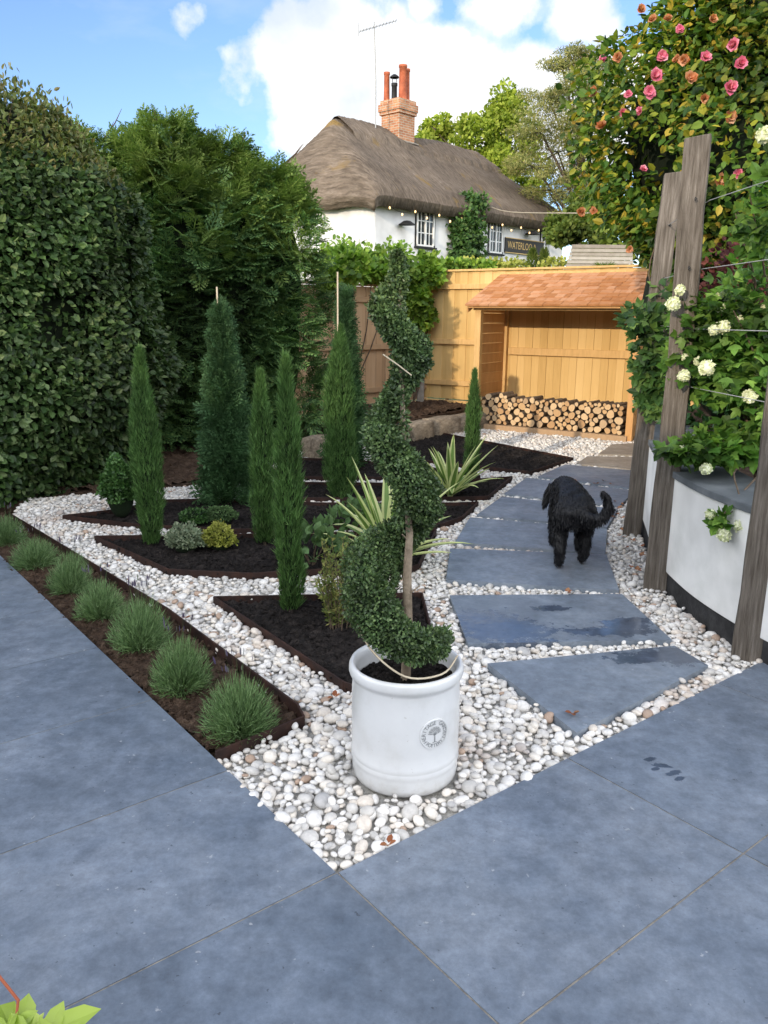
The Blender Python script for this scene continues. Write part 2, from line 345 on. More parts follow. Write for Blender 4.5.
def mat_cut():
    m, nt, b, out = nodes('cut_log_end'); t = nt.nodes.new('ShaderNodeTexCoord')
    sep = nt.nodes.new('ShaderNodeSeparateXYZ'); nt.links.new(t.outputs['Object'], sep.inputs[0])
    r = math_(nt, 'SQRT', math_(nt, 'ADD', math_(nt, 'POWER', sep.outputs[0], 2), math_(nt, 'POWER', sep.outputs[2], 2)))
    rings = math_(nt, 'SINE', math_(nt, 'MULTIPLY', math_(nt, 'ADD', r, math_(nt, 'MULTIPLY', noise(nt, t.outputs['Object'], 14), .02)), 620))
    oi = nt.nodes.new('ShaderNodeObjectInfo')
    c = ramp(nt, oi.outputs['Random'], [(0, (.42,.25,.12)), (.4, (.56,.37,.19)), (.75, (.64,.47,.28)), (1, (.40,.28,.17))])
    c = mix(nt, math_(nt, 'MULTIPLY', math_(nt, 'ADD', rings, 1), .12), c, (.25,.14,.06))
    nt.links.new(c, b.inputs['Base Color']); b.inputs['Roughness'].default_value = .85; return m
def plain(name, col, rough=.5, metal=0, emit=None, es=0, spec=.5, coat=0):
    m, nt, b, out = nodes(name)
    c = mix(nt, 1, col, ramp(nt, noise(nt, coords(nt), 12, 4), [(.3, .93), (.7, 1.04)]), 'MULTIPLY'); nt.links.new(c, b.inputs['Base Color'])
    b.inputs['Roughness'].default_value = rough; b.inputs['Metallic'].default_value = metal; b.inputs['Specular IOR Level'].default_value = spec
    b.inputs['Coat Weight'].default_value = coat; b.inputs['Coat Roughness'].default_value = .12
    if emit: b.inputs['Emission Color'].default_value = (*emit, 1); b.inputs['Emission Strength'].default_value = es
    return m
M['slab'] = mat_slab('patio_slab', wet=[(*G(650,762), .035, .016, .3), (*G(662,769), .04, .016, -.2), (*G(673,776), .045, .018, .4), (*G(655,772), .025, .012, .4), (*G(679,782), .03, .012, .5)])
M['step'] = mat_slab('path_slab', cols=[(.125,.152,.19),(.178,.212,.258),(.245,.275,.315)])
M['step_wet1'] = mat_slab('path_slab_wet_corner', wet=[(*G(672,660), .30, .13, .1), (*G(640,664), .22, .06, 0)], cols=[(.125,.152,.19),(.178,.212,.258),(.245,.275,.315)])
M['step_wet2'] = mat_slab('path_slab_wet_front', wet=[(*G(500,632), .36, .26, -.5), (*G(605,636), .30, .08, 0), (*G(550,612), .12, .05, 0), (*G(625,628), .2, .12, .3)], cols=[(.125,.152,.19),(.178,.212,.258),(.245,.275,.315)])
M['step_sunlit'] = mat_slab('path_slab_sunlit', cols=[(.20,.17,.14),(.28,.25,.21),(.34,.31,.27)])  # brown recolour of the path slab, warm sunlight put into the colour
M['pebble'] = mat_pebble(); M['brick'] = mat_brick(); M['thatch'] = mat_thatch(); M['cut'] = mat_cut()
def mat_glaze():
    m, nt, b, out = nodes('white_glaze'); v = coords(nt)
    c = ramp(nt, noise(nt, v, 7, 8, .65), [(.3, (.54,.545,.54)), (.5, (.61,.62,.63)), (.7, (.64,.65,.66))])
    sep = nt.nodes.new('ShaderNodeSeparateXYZ'); nt.links.new(v, sep.inputs[0])
    low = math_(nt, 'ADD', math_(nt, 'MULTIPLY', sep.outputs[2], -7.0), math_(nt, 'MULTIPLY', noise(nt, v, 30, 6, .7), 1.2))
    c = mix(nt, ramp(nt, low, [(.25, 0), (.75, .5)]), c, (.34,.31,.27))
    sp = ramp(nt, noise(nt, v, 75, 2, .5), [(.72, 0), (.76, .4)]); c = mix(nt, sp, c, (.30,.27,.23))
    nt.links.new(c, b.inputs['Base Color']); b.inputs['Roughness'].default_value = .28; b.inputs['Coat Weight'].default_value = .35; b.inputs['Coat Roughness'].default_value = .15
    bump(nt, b, noise(nt, v, 9, 5, .6), .12, .004); return m
M['glaze'] = mat_glaze()
M['glaze_letter'] = plain('relief_shade', (.17,.18,.19), .45)  # dark grey on white lettering paints in the shading of its relief
M['winwhite'] = plain('white_paint', (.78,.78,.76), .5)
M['glass'] = plain('window_glass', (.035,.04,.045), .06, spec=.8)
M['signblack'] = plain('sign_board', (.018,.015,.012), .5)
M['gold'] = plain('gold_letter', (.55,.38,.14), .45)
M['bulb'] = plain('lit_bulb', (.9,.7,.4), .3, emit=(1,.62,.25), es=1.6)
M['greywood'] = stuffm('grey_boards', [(.22,.19,.16),(.33,.30,.26),(.42,.39,.35)], 8, .9, .4, isl=.5)
M['rooftile'] = stuffm('brown_roof_tile', [(.12,.06,.04),(.2,.1,.06)], 6, .9, .5)
M['housebrick'] = stuffm('house_brick', [(.22,.10,.06),(.32,.16,.1)], 8, .9, .5)

# ------------------------------------------------------------------ ground, patio, beds
S = Soup(); n = 60; xs = np.linspace(-1, 1, n)
gx = np.sign(xs)*np.abs(xs)**2.2*400
V = [(x, y+10, -.09) for y in gx for x in gx]
S.add(V, [(j*n+i, j*n+i+1, (j+1)*n+i+1, (j+1)*n+i) for j in range(n-1) for i in range(n-1)], 0)
tag(S.build('ground', M['lawn']), kind='structure')

P0 = np.array((-.12, 1.90)); E1 = np.array((.787, .617)); E2 = np.array((-.617, .787))
def pg(a, b): q = P0+a*E1+b*E2; return (q[0], q[1])
S = Soup(); J = .0030
def paver(a0, a1, b0, b1):
    pts = [pg(a0+J, b0+J), pg(a1-J, b0+J), pg(a1-J, b1-J), pg(a0+J, b1-J)]; poly_prism(S, pts, -.03, .012)
for i in range(-5, 6):
    for j in range(-4, 12):
        if i >= 0 and j >= 0: continue
        paver(i*.97, (i+1)*.97, j*.64, (j+1)*.64)
o = S.build('patio', M['slab'], bevel=.002); tag(o, kind='structure')
S = Soup(); poly_prism(S, [pg(-4.8, -2.5), pg(5.8, -2.5), pg(5.8, -.004), pg(-.004, -.004), pg(-.004, 7.6), pg(-4.8, 7.6)], -.05, .0095)
tag(S.build('patio_joints', M['mortar']), kind='structure')

def inside(p, poly):
    c = False; n = len(poly); x, y = p
    for i in range(n):
        x1, y1 = poly[i]; x2, y2 = poly[i-1]
        if (y1 > y) != (y2 > y) and x < (x2-x1)*(y-y1)/(y2-y1)+x1: c = not c
    return c
def pxpoly(l): return [G(*q) for q in l]
WALL = [(2.02,6.3),(1.90,5.8),(1.75,5.15),(1.61,4.55),(1.575,4.1),(1.60,3.7),(1.70,3.25),(1.89,2.8),(2.15,2.45)]
garden = pxpoly([(9,517),(168,615),(298,713),(306,726),(214,763),(333,875)])+[pg(2.45,0), (1.70,3.4)]+WALL[5::-1]+[(2.6,7.2),(3.9,9.4),G(655,440),G(480,422),G(403,438),G(300,452),G(270,458),G(200,485),(-2.95,6.45)]
beds = {
 'lavender': pxpoly([(-25,500),(9,517),(168,615),(298,713),(304,725),(216,761),(0,566),(-40,530)]),
 'near': pxpoly([(214,603),(422,599),(432,640),(410,712),(344,690)]),
 'middle': pxpoly([(95,541),(245,539),(408,536),(436,534),(418,570),(400,577),(319,575),(251,579),(169,575)]),
 'upper': pxpoly([(63,520),(114,514),(163,504),(213,503),(320,507),(455,507),(478,506),(462,521),(443,528),(300,532),(241,534),(140,529)]),
 'slim': pxpoly([(250,487),(300,486),(420,487),(512,480),(488,500),(470,501),(318,502),(240,501)]),
 'far': pxpoly([(300,461),(400,466),(480,479),(470,482),(420,481),(260,480)]),
 'back': pxpoly([(405,434.5),(430,433),(573,461),(530,475),(455,467),(405,461)]),
}
borders = [k for k in beds]
def bed_mesh(poly, mat, z=.0, amp=.02, name='planting_bed', step=.022, mound=0, clods=1.0):
    xs = [p[0] for p in poly]; ys = [p[1] for p in poly]
    # triangulated grid clipped roughly, with outline polygon under it
    S = Soup(); poly_prism(S, poly, -.08, z-.018)
    nx = int((max(xs)-min(xs))/step)+2; ny = int((max(ys)-min(ys))/step)+2; idx = {}; V = []; F = []
    ox, oy = min(xs), min(ys)
    for j in range(ny):
        for i in range(nx):
            x = ox+i*step; y = oy+j*step
            if inside((x, y), poly):
                idx[i, j] = len(V); V.append((x+random.uniform(-.3, .3)*step, y+random.uniform(-.3, .3)*step, z+random.uniform(-amp, amp)+mound*math.sin(x*2.1)*math.sin(y*1.7)))
    for (i, j) in idx:
        if (i+1, j) in idx and (i, j+1) in idx and (i+1, j+1) in idx: F.append((idx[i, j], idx[i+1, j], idx[i+1, j+1], idx[i, j+1]))
    if F: S.add(V, F, 0, False)
    if F and clods:
        Vn = np.array(V); m = int(len(V)*clods); k = rng.choice(len(V), m); tv, tf = icosphere(1); r_ = np.minimum(rng.lognormal(math.log(.007), .45, m), .022)
        Mx = frames(rand_dir(m), rand_dir(m))*(np.stack([r_, r_*.8, r_*.6], 1))[:, None, :]; instances(S, tv, tf, Vn[k]+np.stack([rng.uniform(-.02, .02, m), rng.uniform(-.02, .02, m), r_*.2], 1), Mx, 0, False)
    return S.build(name, mat)
for k, p in beds.items():
    tag(bed_mesh(p, M['bark_soil'] if k == 'lavender' else M['soil'], z=.010 if k != 'lavender' else -.004, amp=.013), kind='structure')
    bpy.data.objects[-1] if False else None
# hedge-foot soil and raised soil at the back
hf = [(-2.95,6.4),(-2.6,6.75),G(104,499),G(163,488),G(208,480),G(250,464),G(300,450),G(330,447),(-.6,11.6),(-3.5,11.6),(-6,7),(-4.6,4.8),(-3.6,5.4)]
tag(bed_mesh(hf, M['bark_soil'], z=.015, amp=.03, step=.06, name='hedge_bed'), kind='structure')
rb = [G(332,450,.0), G(403,434), G(482,418), (2.0,12.2), (.62,12.8), (-1.0,11.4)]
tag(bed_mesh(rb, M['bark_soil'], z=.19, amp=.04, step=.06, name='raised_soil'), kind='structure')

EDGE_LABELS = {
 'lavender': ('thin brown strip edging between the lavender row and the white pebbles', [(9,517),(168,615),(298,713),(304,725),(216,761)], False),
 'near': ('brown strip edging round the nearest dark planting bed behind the white pot', None, True),
 'middle': ('brown strip edging round the dark bed holding the grey and yellow dwarf shrubs', None, True),
 'upper': ('brown strip edging round the dark bed with the small green mounds', None, True),
 'slim': ('brown strip edging round the slim bed beside the second yucca', None, True),
 'far': ('brown strip edging round the narrow far bed left of the spiral shrub', None, True),
 'back': ('brown strip edging round the bare triangular bed before the log store', None, True)}
for k, (lab, l, closed) in EDGE_LABELS.items():
    pts = beds[k] if l is None else pxpoly(l)
    S = Soup(); m = len(pts)
    for i in range(m if closed else m-1):
        a, b = pts[i], pts[(i+1) % m]; beam(S, (*a, -.004), (*b, -.004), .009, .085)
    o = S.build('bed_edging', M['edging'], bevel=.002); tag(o, lab, 'garden edging', 'strip edgings of the planting beds')

# ------------------------------------------------------------------ stepping slabs of the path
STEPS = [
 ([(487,668),(674,650),(708,670),(576,738)], 'nearest pointed slab of the curved path with a wet right end', 'step_wet1'),
 ([(449.5,599),(621.6,597.6),(671.5,644),(467.6,648)], 'wide path slab with glossy puddles, second from the patio', 'step_wet2'),
 ([(450,551.5),(606,557.5),(619,594),(446,583)], 'dry blue grey path slab under the hind paws of the black dog', 'step'),
 ([(470,520),(607,532),(605,557),(455,545)], 'path slab under the belly of the black dog', 'step'),
 ([(501.6,499),(617.5,511.5),(607,530),(476.6,517.5)], 'path slab just ahead of the black dog', 'step'),
 ([(526.5,480),(635,493),(619,508.5),(504,496)], 'path slab level with the tip of the dog tail', 'step'),
 ([(565,466.5),(637.5,473),(636,491),(538,478.5)], 'pale grey path slab beside the foot of the furthest post', 'step'),
 ([(587.6,458),(640,459),(637.5,472),(576,465.5)], 'sunlit brown path slab near the log store', 'step_sunlit'),
 ([(612,446),(652,444),(650,457),(598,456)], 'sunlit brown path slab at the right foot of the log store', 'step_sunlit')]
stepolys = []
for l, lab, mt in STEPS:
    p = pxpoly(l); stepolys.append(p); S = Soup(); poly_prism(S, p, -.03, .022)
    o = S.build('stepping_slab', M[mt], bevel=.004); tag(o, lab, 'paving slab', 'slabs of the curved garden path')

# ------------------------------------------------------------------ pebbles
S = Soup(); poly_prism(S, garden, -.085, -.012); tag(S.build('gravel_base', M['gravel_bed']), kind='structure')
POT = np.array(G(404.5, 770)); POTR = .181
def pebbles():
    xs = [p[0] for p in garden]; ys = [p[1] for p in garden]
    x0, x1, y0, y1 = min(xs), max(xs), min(ys), max(ys); cell = .06; grid = {}; out = []
    holes = list(beds.values())+stepolys
    bb = [(min(q[0] for q in h)-.01, max(q[0] for q in h)+.01, min(q[1] for q in h)-.01, max(q[1] for q in h)+.01) for h in holes]
    for it in range(330000):
        y = y0+(y1-y0)*random.random(); x = x0+(x1-x0)*random.random()
        if abs(x/y) > .54 and y > 0: continue
        big = it < 120000
        if y > 7.0 and it > 230000: continue
        r = min(.031, max(.011, random.lognormvariate(math.log(.0190), .28))) if big else random.uniform(.0085, .0135)
        if y > 7.0: r *= 1.15
        gi, gj = int(x/cell), int(y/cell); ok = True
        for a in (-1, 0, 1):
            for b in (-1, 0, 1):
                for (px, py, pr) in grid.get((gi+a, gj+b), ()):
                    if (px-x)**2+(py-y)**2 < ((pr+r)*(.80 if big else .74))**2: ok = False; break
                if not ok: break
            if not ok: break
        if not ok or not inside((x, y), garden): continue
        if (x-POT[0])**2+(y-POT[1])**2 < (POTR+.004)**2: continue
        bad = False
        for b, h in zip(bb, holes):
            if b[0] < x < b[1] and b[2] < y < b[3] and any(inside((x+ax*r*.7, y+ay*r*.7), h) for ax, ay in ((0,0),(1,0),(-1,0),(0,1),(0,-1))): bad = True; break
        if bad: continue
        grid.setdefault((gi, gj), []).append((x, y, r)); out.append((x, y, r))
    return np.array(out)
PB = pebbles(); print('pebbles', len(PB))
k = (rng.random(len(PB)) < .26) & (PB[:, 2] > .012); top = PB[k].copy(); top[:, :2] += rng.normal(size=(len(top), 2))*.004
near = lambda a: a[:, 1] < 4.2
S = Soup()
def put(A, zoff, sub):
    if not len(A): return
    tv, tf = icosphere(sub); n = len(A)
    th = rng.random(n)*2*PI; el = rng.uniform(.58, .95, n); fl = rng.uniform(.42, .66, n)
    t1 = rng.normal(size=n)*.22; t2 = rng.normal(size=n)*.22
    X = np.stack([np.cos(th), np.sin(th), t1], 1); Z = norm(np.stack([-t1*np.cos(th)+t2*np.sin(th), -t1*np.sin(th)-t2*np.cos(th), np.ones(n)], 1))
    Fm = frames(np.cross(Z, X), Z); r = A[:, 2]*1.2
    Fm = Fm*np.stack([r, r*el, r*fl], 1)[:, None, :]
    Pp = np.stack([A[:, 0], A[:, 1], zoff+r*fl*.25+rng.normal(size=n)*.003], 1)
    instances(S, tv, tf, Pp, Fm, 0, True)
put(PB[near(PB)], -.004, 2); put(PB[~near(PB)], -.004, 1)
sub = top[near(top)]; sub[:, 2] *= .8; put(sub, .014, 2)
o = S.build('pebble_gravel', M['pebble']); tag(o, 'white and cream rounded pebbles filling the ground between the beds and the path slabs', 'gravel', kind='stuff')

# fallen petals and leaves on the pebbles
tv, tf = icosphere(1)
fall_me = []
for v_ in range(3):
    S = Soup(); n = 4; a = rng.random(n)*6.28
    leaves(S, np.stack([np.cos(a)*.004, np.sin(a)*.004, np.full(n, .003)], 1), np.stack([np.cos(a), np.sin(a), rng.uniform(.1, .7, n)], 1), np.tile([0, 0, 1.], (n, 1)), .032, wid=1.5)
    fall_me.append(S)
FALL = [(614,505),(618,512),(622,522),(628,528),(621,534),(633,545),(626,552),(640,560),(612,521),(630,516),(596,487),(575,484),(604,484),(637,575),(631,572),(618,540),(625,541),(617,518),(631,535),(567,597),(334,704),(185,624),(572,720),(388,853),(641,551),(622,508),(610,487),(612,546)]
protos = None; fo = []
for i, (px, py) in enumerate(FALL):
    if i < 3:
        o = fall_me[i].build('fallen_petal', M['petal_fallen']); fo.append(o)
    else: o = fo[i % 3].copy(); COL.objects.link(o)
    x, y = G(px, py); o.location = (x, y, .028); o.rotation_euler = (0, 0, random.random()*6); s = random.uniform(.6, 1.1); o.scale = (s, s*.8, s)
    lab = 'shrivelled orange brown petal fallen on the pebbles right of the curved path'
    if (px, py) == (334,704): lab = 'orange dead leaf on the pebbles left of the white pot'
    elif (px, py) == (185,624): lab = 'rusty dead leaf on the pebbles beside the lavender row'
    elif (px, py) == (388,853): lab = 'brown dead leaf on the pebbles at the patio corner in front of the pot'
    elif (px, py) == (572,720): lab = 'brown dead leaf near the tip of the nearest path slab'
    elif (px, py) == (567,597): lab = 'brown petal in the pebble gap behind the puddled slab'
    elif py < 490: lab = 'orange petal in the pebble gap between slabs beyond the dog'
    tag(o, lab, 'fallen petal', 'fallen petals on the pebbles')

# ------------------------------------------------------------------ white glazed pot
pot = empty('plant_pot', (POT[0], POT[1], 0), 'round white glazed garden pot with raised round emblem standing on pebbles', 'plant pot')
S = Soup(); r = POTR; H = .385
prof = [(.0,.004),(r*.93,.004),(r*.955,.012),(r*.975,.03),(r*.98,.055),(r*.985,.068),(r*1.0,.076),(r*.985,.084),(r*.985,.089),(r*1.0,.097),(r*.983,.105),
        (r*.985,.15),(r*.99,.22),(r*.985,.30),(r*.975,.35),(r*.985,.36),(r*1.025,.367),(r*1.04,.377),(r*1.035,.393),(r*1.01,.403),(r*.96,.403),(r*.92,.395),(r*.905,.375),(r*.9,.30)]
lathe(S, prof, n=96); S.build('pot_body', M['glaze'], pot)
S = Soup(); nr = 26; nt_ = 60; V = []
for i in range(nr):
    for j in range(nt_):
        rr = r*.905*i/(nr-1); a = 2*PI*j/nt_; V.append((rr*math.cos(a), rr*math.sin(a), .335+random.uniform(-.008, .010)))
S.add(V, [(i*nt_+j, i*nt_+(j+1) % nt_, (i+1)*nt_+(j+1) % nt_, (i+1)*nt_+j) for i in range(nr-1) for j in range(nt_)])
instances(S, *icosphere(1), np.stack([*(lambda a, q: (q*np.cos(a), q*np.sin(a)))(rng.random(260)*6.28, rng.random(260)**.5*r*.86), np.full(260, .342)], 1), np.stack([np.diag([1, .8, .7])]*260)*(rng.uniform(.003, .008, 260))[:, None, None])
S.build('compost', M['soil'], pot)
# emblem: ring, lettering and little tree, wrapped round the pot
emb_ang = R(-90)+R(29)
def wrap(u, v, out=0.0):
    a = emb_ang+u/r; rr = r*.99+out
    return (rr*math.cos(a), rr*math.sin(a), .225+v)
S = Soup(); ER = .050
def wrapped_disc(S, r0, r1, out, mat, n=56):
    V = []
    for rr, oo in ((r0, out), (r1, out), (r1+.0015, -.002)):
        for k in range(n):
            t = 2*PI*k/n; V.append(wrap(rr*math.cos(t), rr*math.sin(t), oo))
    S.add(V, [(i*n+k, i*n+(k+1) % n, (i+1)*n+(k+1) % n, (i+1)*n+k) for i in range(2) for k in range(n)], mat, False)
for q in range(10): wrapped_disc(S, ER*q/10, ER*(q+1)/10, .0022, 0)
wrapped_disc(S, ER*.94, ER*1.0, .0045, 0)
def text_mesh(s, size):
    c = bpy.data.curves.new('lettering', 'FONT'); c.body = s; c.size = size; c.align_x = 'CENTER'; c.resolution_u = 2
    o = bpy.data.objects.new('lettering', c); COL.objects.link(o); bpy.context.view_layer.update()
    me = bpy.data.meshes.new_from_object(o.evaluated_get(bpy.context.evaluated_depsgraph_get()))
    v = [p.co[:] for p in me.vertices]; f = [list(p.vertices) for p in me.polygons]
    bpy.data.objects.remove(o); bpy.data.meshes.remove(me); return v, f
def put_letter(S, ch, fn, size, mat):
    v, f = text_mesh(ch, size)
    if not f: return
    V = [fn(x, y) for x, y, z in v]
    for q in f: S.add([V[i] for i in q], [tuple(range(len(q)))], mat)
def arc(txt, a0, a1, rad, size, flip=False):
    for i, ch in enumerate(txt):
        if ch == ' ': continue
        t = a0+(a1-a0)*i/(len(txt)-1)
        def fn(x, y, t=t):
            if not flip: rr = rad+y; ux, uy = -math.sin(t), math.cos(t); return wrap(rr*math.cos(t)-x*ux, rr*math.sin(t)-x*uy, .0034)
            rr = rad-y; ux, uy = -math.sin(t), math.cos(t); return wrap(rr*math.cos(t)+x*ux, rr*math.sin(t)+x*uy, .0034)
        put_letter(S, ch, fn, size, 1)
arc('HERITAGE GARDEN', R(208), R(-25), ER*.65, .0185)
arc('POTTERY', R(230), R(310), ER*.90, .0185, True)
def strip(a, b, w, mat=1):
    a = np.array(a); b = np.array(b); d = (b-a)/np.linalg.norm(b-a); s = np.array((-d[1], d[0]))*w
    S.add([wrap(*(a-s), .0036), wrap(*(b-s*.6), .0036), wrap(*(b+s*.6), .0036), wrap(*(a+s), .0036)], [(0,1,2,3)], mat)
strip((0,-.026), (0,.006), .0018); strip((-.008,-.027), (.008,-.027), .0012)
for k in range(7):
    t = R(15+25*k); e = (.021*math.cos(t), .002+.021*math.sin(t)); strip((0,-.004), e, .0008)
    for q in (.65, .85, 1.05):
        for s_ in (-1, 1):
            cx = e[0]*q-s_*.003*math.sin(t); cy = (e[1])*q+s_*.003*math.cos(t)
            S.add([wrap(cx+.0018*math.cos(b), cy+.0018*math.sin(b), .0037) for b in (0, 1.57, 3.14, 4.71)], [(0,1,2,3)], 1)
S.build('emblem', [M['glaze'], M['glaze_letter']], pot)

# ------------------------------------------------------------------ spiral topiary
topi = empty('spiral_topiary', (POT[0], POT[1], .33), 'tall clipped spiral shrub growing from the white glazed pot', 'topiary')
def cpath(pts, n):
    P = np.array(pts, float); t = np.linspace(0, len(P)-1, n); out = []
    for q in t:
        i = min(int(q), len(P)-2); f = q-i
        p0 = P[max(i-1, 0)]; p1 = P[i]; p2 = P[i+1]; p3 = P[min(i+2, len(P)-1)]
        out.append(.5*((2*p1)+(-p0+p2)*f+(2*p0-5*p1+4*p2-p3)*f*f+(-p0+3*p1-3*p2+p3)*f**3))
    return np.array(out)
# control points: (angle deg, height above soil, distance from stem, tube radius, vertical stretch)
HX = [(25,.135,.075,.035,.9),(5,.14,.095,.048,.95),(-30,.15,.095,.055,1.0),(-90,.175,.085,.070,1.15),(-140,.25,.105,.083,1.35),(-180,.33,.112,.080,1.5),(-225,.42,.085,.070,1.3),(-290,.50,.062,.056,1.1),
      (-345,.59,.064,.060,1.15),(-375,.635,.062,.062,1.15),(-430,.71,.050,.056,1.15),(-500,.79,.055,.050,1.2),(-545,.84,.055,.046,1.2),(-610,.93,.036,.040,1.15),
      (-680,1.01,.042,.044,1.1),(-715,1.05,.044,.045,1.15),(-770,1.10,.026,.036,1.1),(-840,1.15,.042,.034,1.15),(-890,1.19,.050,.032,1.2),(-950,1.235,.022,.026,1.2),(-1020,1.28,.008,.022,1.4),(-1060,1.32,.004,.016,1.5),(-1080,1.35,0,.008,1)]
C_ = cpath([(math.cos(R(a))*d*(1.02+.12*min(h, 1))-.035*h, math.sin(R(a))*d*1.1, h) for a, h, d, r_, s_ in HX], 260)
RR = cpath([(r_*(.86-.02*h), s_*1.0, 0) for a, h, d, r_, s_ in HX], 260)
S = Soup(); T = np.gradient(C_, axis=0); T = norm(T)
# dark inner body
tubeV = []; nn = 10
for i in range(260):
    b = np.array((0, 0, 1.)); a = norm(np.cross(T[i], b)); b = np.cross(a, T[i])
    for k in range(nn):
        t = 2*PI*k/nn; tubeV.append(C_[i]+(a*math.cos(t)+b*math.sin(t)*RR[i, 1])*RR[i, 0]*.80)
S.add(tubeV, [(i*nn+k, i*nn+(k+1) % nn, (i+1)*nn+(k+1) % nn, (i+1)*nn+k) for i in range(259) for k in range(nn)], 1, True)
n = 40000; w = RR[:, 0]/RR[:, 0].sum(); ii = rng.choice(260, n, p=w); th = rng.random(n)*2*PI
a = norm(np.cross(T[ii], np.array((0, 0, 1.)))); b = np.cross(a, T[ii])
nrm = a*np.cos(th)[:, None]+b*np.sin(th)[:, None]*RR[ii, 1][:, None]
P = C_[ii]+nrm*(RR[ii, 0]*rng.uniform(.80, 1.02, n)*(1+lump(np.stack([C_[ii, 2]*6, th*.7, np.zeros(n)], 1), 5, .16, 1.8)))[:, None]+rng.normal(size=(n, 3))*.003
leaves(S, P, norm(nrm)*.7+rng.normal(size=(n, 3))*.6, norm(nrm)+rng.normal(size=(n, 3))*.5, .0112, 0, 1.2, .6)
m = 2600; hh = rng.uniform(.52, 1.33, m); aa = rng.random(m)*6.28; oo = np.stack([np.cos(aa), np.sin(aa), np.zeros(m)], 1); Q = oo*(rng.uniform(.014, .034, m)*(1.25-.5*hh))[:, None]+np.stack([-.035*hh, np.zeros(m), hh], 1); leaves(S, Q, oo*.7+rng.normal(size=(m, 3))*.6, oo+rng.normal(size=(m, 3))*.5, .0125, 0, 1.2)
m = 700; leaves(S, P[:m]+norm(nrm[:m])*.010*rng.random((m, 1)), norm(nrm[:m])+rng.normal(size=(m, 3))*.5+np.array((0, 0, .6)), rand_dir(m), .019, 0, .7)
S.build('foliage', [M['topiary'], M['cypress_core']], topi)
S = Soup(); tube(S, [(-.004,0,-.02),(.002,.004,.2),(-.004,0,.36),(.004,-.004,.5),(-.02,0,.8),(-.04,0,1.3)], [.015,.014,.013,.012,.009,.004], 8)
tube(S, [(.008,.004,.0),(.012,.006,.2),(.006,.010,.36),(.010,.004,.5)], [.008,.007,.007,.006], 8)
for q in range(5):
    h = .3+.09*q; t = q*2.1; tube(S, [(0,0,h),(math.cos(t)*.04, math.sin(t)*.04, h+.03)], [.004,.002], 5)
S.build('stem', M['stemtan'], topi)
S = Soup(); tube(S, cpath([(math.cos(R(t))*.172, math.sin(R(t))*.165, z) for t, z in ((-20,.115),(-50,.085),(-90,.09),(-125,.15),(-155,.22),(-180,.29))], 30), .0032, 6)
S.build('training_wire', M['cane'], topi)
S = Soup(); tube(S, [(-.085,-.055,1.06),(-.04,-.06,1.03),(.0,-.06,1.0)], .0022, 6); S.build('training_cane', M['cane'], topi)

# ------------------------------------------------------------------ columnar cypresses
def frond_template(seed, n=11):
    r = random.Random(seed); V = []; F = []
    def sl(a, d, l, w, z=0):
        i = len(V); d = d/np.linalg.norm(d); s = np.array((-d[1], d[0], 0)); m = a+d*l*.55+np.array((0, 0, -z*.4)); e = a+d*l+np.array((0, 0, -z))
        V.extend([a-s*w*.3, m-s*w*.5, e, m+s*w*.5]); F.append((i, i+1, i+2, i+3))
    sl(np.zeros(3), np.array((0,1.,0)), 1.0, .05, .12)
    for k in range(n):
        t = .10+.84*k/n; sd = 1 if k % 2 else -1; a = np.array((0, t, -.12*t*t)); l = (.46*(1-t)**.8+.12)*r.uniform(.8, 1.2)
        d = np.array((sd*.75, .7, -.05)); sl(a, d, l, .055, .05)
        for q in (.35, .62, .85):
            b = a+d/np.linalg.norm(d)*l*q; sl(b, np.array((sd*.25, 1., 0)), l*.42*(1.2-q), .05, .03); sl(b, np.array((sd*1., .12, 0)), l*.36*(1.2-q), .05, .03)
    return np.array(V), np.array(F)
